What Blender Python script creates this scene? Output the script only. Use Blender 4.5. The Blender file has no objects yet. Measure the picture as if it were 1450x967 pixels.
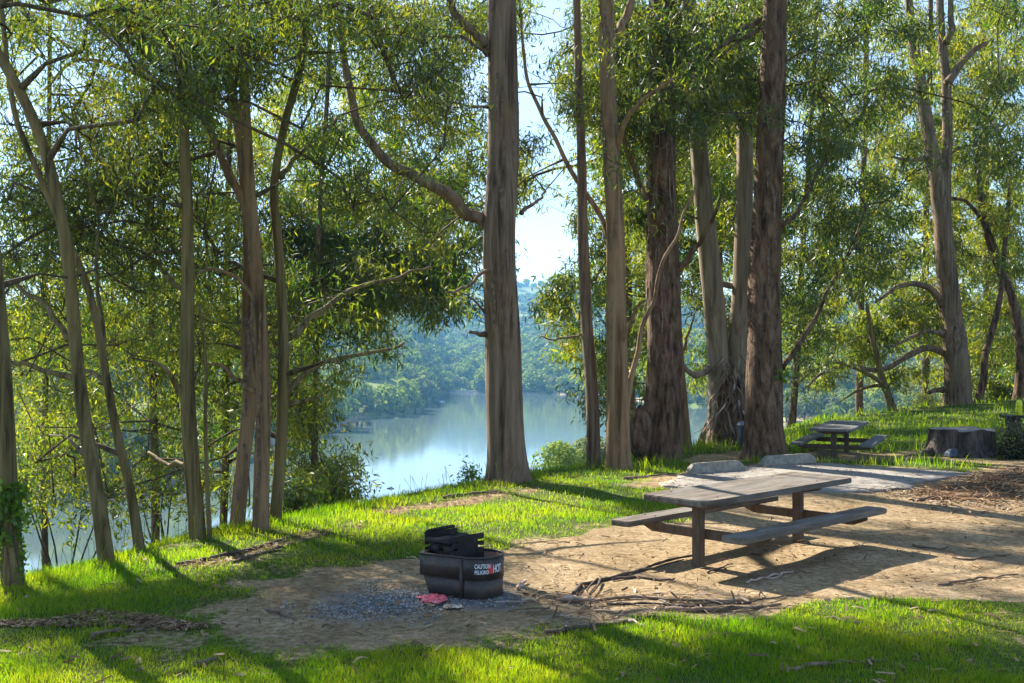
import bpy, bmesh, math, random
import numpy as np
from mathutils import Vector, Matrix

SC = bpy.context.scene
COL = SC.collection
R = math.radians
DEBUG = False
rng = np.random.default_rng(11)
random.seed(11)

# ------------------------------------------------------------------ camera, sky, sun, exposure
FPX, CX, Y0, HC = 1480.0, 725.0, 500.0, 2.2       # focal length and horizon in photo pixels, eye height in metres
PITCH = math.atan((Y0 - 483.5) / FPX)
cd = bpy.data.cameras.new("camera")
cam = bpy.data.objects.new("camera", cd)
COL.objects.link(cam)
cam.location = (0, 0, HC)
cam.rotation_euler = (R(90) + PITCH, 0, 0)
cd.sensor_width = 36.0
cd.lens = 36.0 * FPX / 1450.0
cd.clip_start = 0.1
cd.clip_end = 20000
SC.camera = cam
SC.render.resolution_x, SC.render.resolution_y = 1024, 683

SUN_AZ = math.atan2(-0.64, 0.77)                  # clockwise from +Y
SUN_EL = R(36)
sdir = Vector((math.sin(SUN_AZ) * math.cos(SUN_EL), math.cos(SUN_AZ) * math.cos(SUN_EL), math.sin(SUN_EL)))
wd = bpy.data.worlds.new("World")
SC.world = wd
wd.use_nodes = True
nt = wd.node_tree
nt.nodes.clear()
sky = nt.nodes.new("ShaderNodeTexSky")
sky.sky_type = 'NISHITA'
sky.sun_disc = False
sky.sun_elevation = SUN_EL
sky.sun_rotation = SUN_AZ
sky.air_density, sky.dust_density, sky.ozone_density = 1.0, 0.15, 2.5
bg = nt.nodes.new("ShaderNodeBackground")
bg.inputs[1].default_value = 0.07
tc = nt.nodes.new("ShaderNodeTexCoord")
mp = nt.nodes.new("ShaderNodeMapping")
mp.inputs['Scale'].default_value = (1.0, 1.0, 2.6)
cn = nt.nodes.new("ShaderNodeTexNoise")
cn.inputs['Scale'].default_value = 2.3
cn.inputs['Detail'].default_value = 7
cr = nt.nodes.new("ShaderNodeValToRGB")
cr.color_ramp.elements[0].position, cr.color_ramp.elements[1].position = 0.46, 0.74
mx = nt.nodes.new("ShaderNodeMixRGB")
mx.inputs[2].default_value = (4.6, 5.9, 8.2, 1)
out = nt.nodes.new("ShaderNodeOutputWorld")
L = nt.links.new
L(tc.outputs['Generated'], mp.inputs[0]); L(mp.outputs[0], cn.inputs['Vector']); L(cn.outputs['Fac'], cr.inputs[0])
L(cr.outputs[0], mx.inputs[0]); L(sky.outputs[0], mx.inputs[1]); L(mx.outputs[0], bg.inputs[0]); L(bg.outputs[0], out.inputs[0])

sl = bpy.data.lights.new("sun", 'SUN')
sl.energy = 5.0
sl.angle = R(0.5)
sl.color = (1.0, 0.93, 0.80)
so = bpy.data.objects.new("sun", sl)
COL.objects.link(so)
so.rotation_euler = sdir.to_track_quat('Z', 'Y').to_euler()
SC.view_settings.view_transform = 'Standard'
SC.view_settings.look = 'None'
SC.view_settings.exposure = 1.72
SC.view_settings.gamma = 1.0
SC.render.engine = 'CYCLES'
cy = SC.cycles
cy.use_denoising = True
try:
    cy.denoiser = 'OPENIMAGEDENOISE'
except Exception:
    pass
cy.max_bounces = 6
cy.diffuse_bounces = 3
cy.glossy_bounces = 2
cy.transmission_bounces = 4
cy.volume_bounces = 0
cy.transparent_max_bounces = 4
cy.sample_clamp_indirect = 6
cy.caustics_reflective = cy.caustics_refractive = False

# ------------------------------------------------------------------ measuring helpers (photo pixel -> place)
cp, sp = math.cos(PITCH), math.sin(PITCH)


def ray(px, py):
    a, b = (px - 725.0) / FPX, (483.5 - py) / FPX
    return np.array([a, cp - b * sp, sp + b * cp])


def W(px, py, d):
    """point seen at a pixel, at forward distance d"""
    r = ray(px, py)
    return np.array([0, 0, HC]) + r * (d / r[1])


def U(px, py, z=0.0):
    """point seen at a pixel, at height z"""
    r = ray(px, py)
    return np.array([0, 0, HC]) + r * ((z - HC) / r[2])


def proj(P):
    P = np.atleast_2d(P)
    q = P - np.array([0, 0, HC])
    f = q[:, 1] * cp + q[:, 2] * sp
    u = -q[:, 1] * sp + q[:, 2] * cp
    return 725 + FPX * q[:, 0] / f, 483.5 - FPX * u / f


def hsh(i, j, k, s):
    n = (i * 374761393 + j * 668265263 + k * 2147483647 + s * 144269504) & 0xffffffff
    n = ((n ^ (n >> 13)) * 1274126177) & 0xffffffff
    return ((n ^ (n >> 16)) & 0xffff) / 65535.0


def vn(P, s=0):
    """value noise in -1..1"""
    P = np.asarray(P, float)
    F = np.floor(P)
    f = P - F
    F = F.astype(np.int64)
    f = f * f * (3 - 2 * f)
    o = 0
    for a in (0, 1):
        for b in (0, 1):
            for c in (0, 1):
                w = (f[..., 0] if a else 1 - f[..., 0]) * (f[..., 1] if b else 1 - f[..., 1]) * (f[..., 2] if c else 1 - f[..., 2])
                o = o + w * hsh(F[..., 0] + a, F[..., 1] + b, F[..., 2] + c, s)
    return o * 2 - 1


def vn2(x, y, sc, s=0):
    return vn(np.stack([x / sc, y / sc, np.zeros_like(x) + s * 7.3], -1), s)


def inpoly(x, y, poly):
    ins = np.zeros(np.shape(x), bool)
    n = len(poly)
    for i in range(n):
        x1, y1 = poly[i][:2]
        x2, y2 = poly[(i + 1) % n][:2]
        if y1 == y2:
            continue
        c = ((y1 > y) != (y2 > y)) & (x < (x2 - x1) * (y - y1) / (y2 - y1) + x1)
        ins ^= c
    return ins


def dpoly(x, y, poly, closed=True):
    """distance to the outline"""
    d = np.full(np.shape(x), 1e9)
    n = len(poly)
    for i in range(n if closed else n - 1):
        a = np.array(poly[i][:2]); b = np.array(poly[(i + 1) % n][:2])
        e = b - a
        t = np.clip(((x - a[0]) * e[0] + (y - a[1]) * e[1]) / max(1e-9, e @ e), 0, 1)
        d = np.minimum(d, np.hypot(x - a[0] - t * e[0], y - a[1] - t * e[1]))
    return d


def pw(pts, z=0.0):
    return [tuple(U(px, py, z)[:2]) for px, py in pts]


# ------------------------------------------------------------------ materials
def NM(name):
    m = bpy.data.materials.new(name)
    m.use_nodes = True
    t = m.node_tree
    t.nodes.clear()
    o = t.nodes.new("ShaderNodeOutputMaterial")
    return m, t, o


def ramp(t, fac, stops):
    r = t.nodes.new("ShaderNodeValToRGB")
    el = r.color_ramp.elements
    el[0].position, el[0].color = stops[0][0], (*stops[0][1], 1)
    el[1].position, el[1].color = stops[-1][0], (*stops[-1][1], 1)
    for p, c in stops[1:-1]:
        e = el.new(p)
        e.color = (*c, 1)
    t.links.new(fac, r.inputs[0])
    return r.outputs[0]


def noise(t, scale, detail=4, stretch=None, rough=0.55, coord='Object', dist=0.0):
    c = t.nodes.new("ShaderNodeTexCoord")
    n = t.nodes.new("ShaderNodeTexNoise")
    n.inputs['Scale'].default_value = scale
    n.inputs['Detail'].default_value = detail
    n.inputs['Roughness'].default_value = rough
    n.inputs['Distortion'].default_value = dist
    if stretch:
        m = t.nodes.new("ShaderNodeMapping")
        m.inputs['Scale'].default_value = stretch
        t.links.new(c.outputs[coord], m.inputs[0])
        t.links.new(m.outputs[0], n.inputs['Vector'])
    else:
        t.links.new(c.outputs[coord], n.inputs['Vector'])
    return n.outputs['Fac']


def mixc(t, fac, a, b, mode='MIX'):
    m = t.nodes.new("ShaderNodeMixRGB")
    m.blend_type = mode
    for s, v in ((0, fac), (1, a), (2, b)):
        if isinstance(v, (int, float)):
            m.inputs[s].default_value = v
        elif isinstance(v, tuple):
            m.inputs[s].default_value = (*v, 1)
        else:
            t.links.new(v, m.inputs[s])
    return m.outputs[0]


def bump(t, h, strength=0.5, dist=0.02):
    b = t.nodes.new("ShaderNodeBump")
    b.inputs['Strength'].default_value = strength
    b.inputs['Distance'].default_value = dist
    t.links.new(h, b.inputs['Height'])
    return b.outputs[0]


def pbsdf(t, o, col, rough=0.8, metal=0.0, nrm=None, spec=0.3):
    p = t.nodes.new("ShaderNodeBsdfPrincipled")
    if isinstance(col, tuple):
        p.inputs['Base Color'].default_value = (*col, 1)
    else:
        t.links.new(col, p.inputs['Base Color'])
    if isinstance(rough, (int, float)):
        p.inputs['Roughness'].default_value = rough
    else:
        t.links.new(rough, p.inputs['Roughness'])
    p.inputs['Metallic'].default_value = metal
    p.inputs['Specular IOR Level'].default_value = spec
    if nrm is not None:
        t.links.new(nrm, p.inputs['Normal'])
    t.links.new(p.outputs[0], o.inputs[0])
    return p


def math_n(t, op, a, b=None):
    m = t.nodes.new("ShaderNodeMath")
    m.operation = op
    for i, v in ((0, a), (1, b)):
        if v is None:
            continue
        if isinstance(v, (int, float)):
            m.inputs[i].default_value = v
        else:
            t.links.new(v, m.inputs[i])
    return m.outputs[0]


def leaf_mat(name, dif, tra, tfac=0.5, gloss=0.04, rough=0.45, patch=None):
    """thin leaf: reflects, lets light through, a little sheen; colour varies leaf by leaf"""
    m, t, o = NM(name)
    g = t.nodes.new("ShaderNodeNewGeometry")
    rnd = g.outputs['Random Per Island']
    cdif = ramp(t, rnd, dif)
    ctra = ramp(t, rnd, tra)
    if patch:
        pf = ramp(t, noise(t, patch, 4), [(.4, (0, 0, 0)), (.64, (1, 1, 1))])
        cdif = mixc(t, pf, mixc(t, 1.0, cdif, (.62, .78, .9), 'MULTIPLY'), mixc(t, .3, cdif, (.24, .21, .03)))
        ctra = mixc(t, pf, mixc(t, 1.0, ctra, (.56, .76, .85), 'MULTIPLY'), mixc(t, .22, ctra, (.62, .52, .02)))
    d = t.nodes.new("ShaderNodeBsdfDiffuse"); t.links.new(cdif, d.inputs[0])
    r = t.nodes.new("ShaderNodeBsdfTranslucent"); t.links.new(ctra, r.inputs[0])
    s = t.nodes.new("ShaderNodeMixShader"); s.inputs[0].default_value = tfac
    t.links.new(d.outputs[0], s.inputs[1]); t.links.new(r.outputs[0], s.inputs[2])
    gl = t.nodes.new("ShaderNodeBsdfGlossy"); gl.inputs['Roughness'].default_value = rough
    s2 = t.nodes.new("ShaderNodeMixShader"); s2.inputs[0].default_value = gloss
    t.links.new(s.outputs[0], s2.inputs[1]); t.links.new(gl.outputs[0], s2.inputs[2])
    t.links.new(s2.outputs[0], o.inputs[0])
    return m


def bark_mat(name, c0, c1, c2, cpatch=None, patch=(0.55, 0.7), vscale=9.0, zs=0.1, bs=0.7, bd=0.03):
    m, t, o = NM(name)
    c0, c1, c2 = [(c[0] * .86, c[1] * .81, c[2] * .72) for c in (c0, c1, c2)]
    cpatch = (cpatch[0] * .86, cpatch[1] * .81, cpatch[2] * .72) if cpatch else None
    n1 = noise(t, vscale, 6, (1, 1, zs), 0.65, dist=0.4)
    n2 = noise(t, 1.9, 7, (1, 1, 0.3), 0.65)
    n3 = noise(t, vscale * 3.5, 4, (1, 1, zs * 1.6), 0.6)
    c = ramp(t, n1, [(0.36, c0), (0.49, c1), (0.66, c2)])
    c = mixc(t, math_n(t, 'MULTIPLY', n3, 0.5), c, mixc(t, 1.0, c, (0.45, 0.42, 0.4), 'MULTIPLY'))
    if cpatch:
        f = ramp(t, n2, [(patch[0], (0, 0, 0)), (patch[1], (1, 1, 1))])
        c = mixc(t, f, c, cpatch)
    n4 = noise(t, 2.6, 6, (1, 1, 0.22), 0.7)
    c = mixc(t, ramp(t, n4, [(.56, (0, 0, 0)), (.70, (.8, .8, .8))]), c, mixc(t, 1.0, c, (.42, .36, .31), 'MULTIPLY'))
    hh = math_n(t, 'ADD', n1, math_n(t, 'MULTIPLY', n3, 0.5))
    pbsdf(t, o, c, 0.85, 0, bump(t, hh, bs, bd), 0.2)
    return m


M = {}
M['bark_grey'] = bark_mat('bark_grey', (.075, .050, .034), (.21, .155, .115), (.36, .285, .225), (.30, .20, .135), (.48, .72), 10, .05, .7, .035)
M['bark_rough'] = bark_mat('bark_rough', (.045, .028, .018), (.17, .11, .075), (.34, .24, .175), (.25, .16, .105), (.5, .7), 8, .30, 1.0, .08)
M['bark_tan'] = bark_mat('bark_tan', (.11, .065, .035), (.27, .18, .105), (.44, .31, .20), (.38, .25, .15), (.45, .65), 9, .05, .6, .025)
M['bark_olive'] = bark_mat('bark_olive', (.07, .055, .025), (.20, .16, .075), (.33, .265, .135), (.25, .18, .085), (.5, .7), 12, .06, .6, .025)
M['bark_pale'] = bark_mat('bark_pale', (.20, .15, .11), (.38, .31, .25), (.50, .43, .35), (.20, .17, .11), (.5, .72), 8, .05, .4, .015)
M['twig'] = bark_mat('twig', (.06, .045, .03), (.13, .10, .07), (.22, .17, .12), None, (0, 1), 18, .2, .3, .01)
M['leaf'] = leaf_mat('leaf', [(0, (.022, .052, .012)), (.5, (.042, .088, .016)), (.93, (.085, .125, .022)), (1, (.15, .10, .03))],
                     [(0, (.04, .12, .010)), (.45, (.11, .22, .012)), (.72, (.27, .35, .012)), (.94, (.58, .54, .015)), (1, (.56, .42, .02))], .52, .06, patch=.8)
M['leaf_yellow'] = leaf_mat('leaf_yellow', [(0, (.035, .07, .012)), (.6, (.085, .12, .02)), (1, (.15, .13, .035))],  # yellower leaf; on some trees its yellow stands in for golden sunlight
                            [(0, (.14, .25, .006)), (.5, (.36, .40, .010)), (.85, (.60, .54, .02)), (1, (.62, .50, .03))], .54, .04, patch=.8)
M['leaf_bright'] = leaf_mat('leaf_bright', [(0, (.05, .12, .015)), (1, (.12, .19, .02))], [(0, (.2, .42, .02)), (1, (.42, .55, .03))], .5, .04)
M['leaf_dark'] = leaf_mat('leaf_dark', [(0, (.02, .04, .015)), (1, (.06, .08, .03))], [(0, (.05, .10, .01)), (1, (.12, .16, .03))], .35, .06)
M['grass'] = leaf_mat('grass', [(0, (.045, .115, .005)), (.6, (.095, .18, .006)), (.90, (.16, .20, .010)), (1, (.34, .27, .12))],
                      [(0, (.26, .50, .004)), (.6, (.48, .68, .006)), (1, (.66, .62, .02))], .58, .02, patch=.9)
M['far_leaf'] = leaf_mat('far_leaf', [(0, (.08, .14, .028)), (.6, (.19, .26, .05)), (1, (.33, .36, .08))],
                         [(0, (.20, .33, .03)), (1, (.50, .60, .06))], .30, 0.0)
M['far_leaf_pale'] = leaf_mat('far_leaf_pale', [(0, (.11, .14, .05)), (.6, (.17, .20, .08)), (1, (.26, .27, .12))],
                              [(0, (.14, .20, .04)), (1, (.42, .46, .12))], .3, 0.0)


def ground_material():
    m, t, o = NM('ground_earth')
    a = t.nodes.new("ShaderNodeAttribute"); a.attribute_name = 'dirt'
    g = t.nodes.new("ShaderNodeAttribute"); g.attribute_name = 'gravel'
    n1 = noise(t, 1.3, 6, None, .65); n2 = noise(t, 14, 6, None, .7); n3 = noise(t, 90, 3, None, .7)
    dirt = ramp(t, n1, [(.3, (.25, .185, .10)), (.5, (.40, .30, .18)), (.7, (.54, .42, .27))])
    dirt = mixc(t, ramp(t, n2, [(.42, (0, 0, 0)), (.62, (1, 1, 1))]), mixc(t, .85, dirt, (.52, .45, .33), 'MULTIPLY'), dirt)
    dirt = mixc(t, ramp(t, n3, [(.35, (1, 1, 1)), (.48, (0, 0, 0))]), dirt, (.16, .11, .07))
    soil = ramp(t, n2, [(.3, (.035, .055, .012)), (.7, (.10, .12, .03))])
    grav = ramp(t, n3, [(.3, (.085, .088, .086)), (.7, (.25, .25, .24))])
    f = math_n(t, 'ADD', a.outputs['Fac'], math_n(t, 'MULTIPLY', math_n(t, 'SUBTRACT', n2, .5), .9))
    f = ramp(t, f, [(.4, (0, 0, 0)), (.6, (1, 1, 1))])
    c = mixc(t, f, soil, dirt)
    gf = math_n(t, 'ADD', g.outputs['Fac'], math_n(t, 'MULTIPLY', math_n(t, 'SUBTRACT', n2, .5), .8))
    c = mixc(t, ramp(t, gf, [(.4, (0, 0, 0)), (.62, (1, 1, 1))]), c, grav)
    h = math_n(t, 'ADD', n2, math_n(t, 'MULTIPLY', n3, .35))
    pbsdf(t, o, c, .95, 0, bump(t, h, .8, .025), .1)
    return m


def hill_material():
    m, t, o = NM('hill_grass')
    n1 = noise(t, .012, 6, None, .6, 'Object'); n2 = noise(t, .2, 4)
    c = ramp(t, n1, [(.35, (.12, .18, .03)), (.55, (.19, .24, .05)), (.7, (.26, .25, .08))])
    c = mixc(t, .5, c, ramp(t, n2, [(.3, (.06, .09, .02)), (.7, (.2, .22, .07))]))
    a = t.nodes.new("ShaderNodeAttribute"); a.attribute_name = 'bank'
    c = mixc(t, a.outputs['Fac'], c, ramp(t, n2, [(.3, (.30, .22, .15)), (.7, (.45, .35, .25))]))
    pbsdf(t, o, c, .95, 0, None, .1)
    return m


def water_material():
    m, t, o = NM('lake_water')
    n1 = noise(t, .35, 3, (1, .35, 1)); n2 = noise(t, .02, 3, (1, .3, 1))
    h = math_n(t, 'MULTIPLY', n1, ramp(t, n2, [(.4, (.25, .25, .25)), (.7, (1, 1, 1))]))
    pbsdf(t, o, (.10, .14, .135), .07, 0, bump(t, h, .08, .12), .5)
    return m


def simple(name, stops, scale=8, stretch=None, rough=.85, bs=.3, bd=.01, metal=0.0, spec=.3, detail=5):
    m, t, o = NM(name)
    n = noise(t, scale, detail, stretch, .65)
    pbsdf(t, o, ramp(t, n, stops), rough, metal, bump(t, n, bs, bd), spec)
    return m


M['ground'] = ground_material()
M['hills'] = hill_material()
M['water'] = water_material()
M['concrete'] = simple('concrete', [(.3, (.16, .14, .12)), (.5, (.25, .225, .195)), (.7, (.33, .30, .26))], 5, None, .9, .25, .006)
M['stop'] = simple('wheel_stop_concrete', [(.3, (.17, .155, .125)), (.5, (.27, .25, .205)), (.7, (.36, .335, .28))], 11, None, .9, .35, .008)
M['stop_blue'] = simple('painted_stop', [(.35, (.05, .075, .10)), (.6, (.10, .13, .16)), (.8, (.2, .22, .24))], 9, None, .7, .3, .008)


def wood_material(name, c0, c1, c2, c3):
    m, t, o = NM(name)
    n = noise(t, 16, 6, (.09, 1, 1), .7, dist=.3); n2 = noise(t, 3.0, 7, (.35, 1, 1), .7); n3 = noise(t, 60, 3, (.3, 1, 1), .6)
    c = ramp(t, n, [(.3, c0), (.5, c1), (.7, c2)])
    c = mixc(t, ramp(t, n2, [(.42, (0, 0, 0)), (.66, (.85, .85, .85))]), c, c3)
    c = mixc(t, math_n(t, 'MULTIPLY', n3, .45), c, (.06, .055, .05))
    pbsdf(t, o, c, .8, 0, bump(t, n, .35, .006), .25)
    return m


M['board'] = wood_material('weathered_board', (.04, .028, .02), (.125, .094, .068), (.34, .28, .22), (.22, .205, .185))
M['board_far'] = wood_material('weathered_board_grey', (.10, .095, .09), (.19, .18, .17), (.30, .28, .26), (.14, .15, .16))
M['post'] = simple('brown_post_metal', [(.35, (.075, .05, .035)), (.5, (.11, .078, .055)), (.7, (.15, .11, .08))], 14, (1, 1, .4), .7, .2, .004)


def steel_material():
    m, t, o = NM('fire_ring_steel')
    n = noise(t, 4, 6, None, .65); n2 = noise(t, 45, 4)
    c = ramp(t, n, [(.35, (.04, .036, .033)), (.55, (.075, .062, .054)), (.72, (.14, .085, .06))])
    pbsdf(t, o, c, ramp(t, n2, [(.3, (.35, .35, .35)), (.7, (.7, .7, .7))]), .35, bump(t, n2, .2, .003), .4)
    return m


M['steel'] = steel_material()
M['rust'] = simple('rusted_steel', [(.3, (.10, .05, .035)), (.5, (.22, .12, .085)), (.7, (.32, .2, .15))], 7, None, .9, .3, .004)
M['black_iron'] = simple('black_iron', [(.3, (.012, .011, .012)), (.6, (.03, .026, .027)), (.8, (.07, .055, .05))], 12, None, .55, .3, .003, .3)
M['white_print'] = simple('white_print', [(.3, (.65, .68, .72)), (.7, (.8, .82, .84))], 20, None, .6, 0)
M['red_print'] = simple('red_print', [(.3, (.62, .05, .04)), (.7, (.75, .09, .07))], 20, None, .6, 0)
M['pink_cloth'] = simple('pink_cloth', [(.3, (.42, .035, .06)), (.5, (.66, .12, .15)), (.7, (.75, .38, .38))], 22, None, .9, .4, .006)
M['pale_scrap'] = simple('pale_scrap', [(.4, (.08, .09, .04)), (.5, (.5, .38, .28)), (.7, (.7, .6, .5))], 24, None, .9, .4, .006)
M['stick'] = simple('stick_bark', [(.3, (.07, .045, .032)), (.5, (.17, .115, .08)), (.7, (.30, .21, .15))], 12, (1, 1, 1), .9, .4, .01)
M['stick_dark'] = simple('dark_stick_bark', [(.3, (.035, .026, .02)), (.5, (.085, .06, .045)), (.7, (.17, .125, .095))], 12, None, .9, .4, .01)
M['stick_pale'] = simple('pale_peeled_bark', [(.3, (.33, .22, .16)), (.5, (.50, .36, .28)), (.7, (.62, .5, .41))], 12, None, .9, .4, .01)
M['stump_side'] = bark_mat('stump_bark', (.03, .025, .024), (.10, .085, .08), (.21, .18, .165), (.15, .12, .10), (.5, .7), 6, .2, 1.0, .07)
M['stump_top'] = simple('cut_stump_wood', [(.3, (.15, .13, .12)), (.5, (.26, .235, .215)), (.7, (.36, .33, .30))], 9, None, .9, .5, .02)
M['bin_blue'] = simple('bin_plastic', [(.3, (.035, .045, .075)), (.7, (.075, .09, .13))], 6, None, .5, .1, .002)
M['lid_grey'] = simple('lid_plastic', [(.3, (.16, .18, .23)), (.7, (.26, .28, .33))], 6, None, .5, .1, .002)
M['yellow_plastic'] = simple('yellow_plastic', [(.3, (.62, .68, .02)), (.7, (.72, .76, .05))], 6, None, .4, .05, .002)
M['white_paint'] = simple('white_paint', [(.3, (.7, .72, .74)), (.7, (.8, .8, .8))], 6, None, .4, .05, .002)
M['sandbar'] = simple('sandbar_soil', [(.3, (.34, .27, .2)), (.5, (.46, .38, .28)), (.7, (.40, .42, .2))], .2, None, .95, .1, .05)
M['gravel'] = leaf_mat('gravel_stone', [(0, (.06, .064, .064)), (.5, (.165, .17, .165)), (1, (.42, .41, .385))], [(0, (.1, .1, .1)), (1, (.1, .1, .1))], 0.0, .02)
M['litter'] = leaf_mat('bark_litter', [(0, (.07, .042, .03)), (.5, (.19, .125, .085)), (.85, (.36, .26, .18)), (1, (.55, .45, .36))], [(0, (.1, .06, .03)), (1, (.2, .14, .08))], .1, .02)
M['litter_red'] = leaf_mat('dry_leaf_litter', [(0, (.08, .045, .03)), (.5, (.24, .14, .08)), (1, (.42, .30, .18))], [(0, (.1, .06, .03)), (1, (.25, .15, .08))], .15, .02)


# ------------------------------------------------------------------ mesh helpers
def link(name, me, mats, parent=None, loc=None):
    o = bpy.data.objects.new(name, me)
    COL.objects.link(o)
    if mats:
        for m in (mats if isinstance(mats, (list, tuple)) else [mats]):
            me.materials.append(m)
    if parent is not None:
        o.parent = parent
    if loc is not None:
        o.location = loc
    return o


def npmesh(name, V, Fs, smooth=False):
    """V (n,3); Fs list of int arrays (m,k)"""
    me = bpy.data.meshes.new(name)
    V = np.asarray(V, np.float32)
    me.vertices.add(len(V))
    me.vertices.foreach_set('co', V.ravel())
    Fs = [np.asarray(f, np.int32) for f in Fs if len(f)]
    nl = sum(f.size for f in Fs)
    npoly = sum(len(f) for f in Fs)
    me.loops.add(nl)
    me.polygons.add(npoly)
    me.loops.foreach_set('vertex_index', np.concatenate([f.ravel() for f in Fs]))
    tot = np.concatenate([np.full(len(f), f.shape[1], np.int32) for f in Fs])
    st = np.concatenate([[0], np.cumsum(tot)[:-1]]).astype(np.int32)
    me.polygons.foreach_set('loop_start', st)
    if smooth:
        me.polygons.foreach_set('use_smooth', np.ones(npoly, bool))
    me.update(calc_edges=True)
    return me


class MB:
    def __init__(s):
        s.V, s.F3, s.F4, s.n = [], [], [], 0

    def add(s, V, F4=None, F3=None):
        V = np.asarray(V, float).reshape(-1, 3)
        s.V.append(V)
        if F4 is not None and len(F4):
            s.F4.append(np.asarray(F4, np.int64) + s.n)
        if F3 is not None and len(F3):
            s.F3.append(np.asarray(F3, np.int64) + s.n)
        s.n += len(V)

    def tube(s, P, r, sides=6, cap=True, wob=0.0, seed=0):
        P = np.asarray(P, float)
        r = np.broadcast_to(np.asarray(r, float), (len(P),))
        T = np.gradient(P, axis=0)
        T /= np.linalg.norm(T, axis=1)[:, None] + 1e-12
        ref = np.array([0, 0, 1.0]) if abs(T[0][2]) < .9 else np.array([1.0, 0, 0])
        A = np.cross(T, ref); A /= np.linalg.norm(A, axis=1)[:, None] + 1e-12
        B = np.cross(T, A)
        th = np.arange(sides) * 2 * np.pi / sides
        V = P[:, None, :] + r[:, None, None] * (np.cos(th)[None, :, None] * A[:, None, :] + np.sin(th)[None, :, None] * B[:, None, :])
        i = np.arange(len(P) - 1)[:, None] * sides
        j = np.arange(sides)[None, :]
        k = (j + 1) % sides
        F = np.stack([i + j, i + k, i + k + sides, i + j + sides], -1).reshape(-1, 4)
        V = V.reshape(-1, 3)
        F3 = []
        if cap:
            n = len(V)
            V = np.vstack([V, P[:1], P[-1:]])
            m = (len(P) - 1) * sides
            for q in range(sides):
                F3.append((n, (q + 1) % sides, q))
                F3.append((n + 1, m + q, m + (q + 1) % sides))
        s.add(V, F, F3)

    def box(s, c, size, M3=None, taper=None):
        x, y, z = np.asarray(size) / 2
        V = np.array([(-x, -y, -z), (x, -y, -z), (x, y, -z), (-x, y, -z), (-x, -y, z), (x, -y, z), (x, y, z), (-x, y, z)])
        if M3 is not None:
            V = V @ np.asarray(M3).T
        s.add(V + np.asarray(c), [(0, 3, 2, 1), (4, 5, 6, 7), (0, 1, 5, 4), (1, 2, 6, 5), (2, 3, 7, 6), (3, 0, 4, 7)])

    def build(s, name, mat, parent=None, loc=None, smooth=False):
        me = npmesh(name, np.vstack(s.V), [np.vstack(x) for x in (s.F4, s.F3) if x], smooth)
        return link(name, me, mat, parent, loc)


def bevelled(name, mat, parent, fn, width=.01, seg=2, loc=None):
    """a solid drawn with bmesh, its edges softened"""
    bm = bmesh.new()
    fn(bm)
    bmesh.ops.recalc_face_normals(bm, faces=bm.faces)
    bmesh.ops.bevel(bm, geom=list(bm.edges), offset=width, segments=seg, affect='EDGES', clamp_overlap=True)
    me = bpy.data.meshes.new(name)
    bm.to_mesh(me)
    bm.free()
    return link(name, me, mat, parent, loc)


def prism(bm, outline, z0, z1, axis='z'):
    """extrude an outline (list of 2-tuples) between z0 and z1"""
    if axis == 'z':
        lo = [bm.verts.new((x, y, z0)) for x, y in outline]; hi = [bm.verts.new((x, y, z1)) for x, y in outline]
    elif axis == 'x':
        lo = [bm.verts.new((z0, x, y)) for x, y in outline]; hi = [bm.verts.new((z1, x, y)) for x, y in outline]
    else:
        lo = [bm.verts.new((x, z0, y)) for x, y in outline]; hi = [bm.verts.new((x, z1, y)) for x, y in outline]
    n = len(outline)
    bm.faces.new(lo[::-1]); bm.faces.new(hi)
    for i in range(n):
        bm.faces.new((lo[i], lo[(i + 1) % n], hi[(i + 1) % n], hi[i]))


def tag(o, label=None, cat=None, group=None, kind=None):
    for k, v in (('label', label), ('category', cat), ('group', group), ('kind', kind)):
        if v:
            o[k] = v
    return o


def thing(name, label, cat, loc=(0, 0, 0), rz=0.0, group=None):
    o = bpy.data.objects.new(name, None)
    COL.objects.link(o)
    o.location = loc
    o.rotation_euler = (0, 0, rz)
    o.empty_display_size = .2
    return tag(o, label, cat, group)


# ------------------------------------------------------------------ ground: one sheet, plateau, brow, slope to the lake
LAKE_Z = -25.0
brow_px = [(0, 830), (155, 799), (275, 768), (370, 747), (480, 724), (560, 707), (690, 684), (760, 670), (850, 657), (960, 641), (1020, 627), (1100, 613)]
brow = [(-16, -40), (-11, -6), (-7.5, 3), (-5.6, 7.5)] + pw(brow_px) + [(9.4, 33.5), (12.6, 41), (17, 43), (24, 44.5), (40, 47), (120, 60), (400, 80), (400, -400), (-16, -400)]
MOUND = [(W(1180, 592, 41), ), (W(1230, 583, 42), ), (W(1290, 575, 43), ), (W(1370, 569, 43.5), ), (W(1450, 565, 44), ), (W(1600, 560, 45), )]
CTRL = np.array([list(m[0]) for m in MOUND] + [list(U(x, y, 0)) for x, y in ((100, 900), (700, 960), (1300, 900), (650, 840), (1100, 790), (700, 720), (900, 690), (1300, 740), (960, 660), (1100, 660), (1085, 648), (1430, 700))]
                + [[6, 25, -.03], [9, 25, -.12], [8, 29, -.3], [11, 26, -.05], [-4, 0, .2], [4, 0, .2], [12, 3, .3], [20, 20, .3], [30, 40, .9], [10, 34, -.35], [14, 34, -.1], [0, -20, .4], [7, 22, -.02], [14, 30, .02], [5.4, 27, 0.0]])


def smoothz(x, y):
    num = np.zeros(np.shape(x)); den = np.zeros(np.shape(x))
    for cx_, cy_, cz_ in CTRL:
        d2 = (x - cx_) ** 2 + (y - cy_) ** 2 + .6
        w = d2 ** -1.6
        num = num + w * cz_; den = den + w
    return num / den


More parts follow.
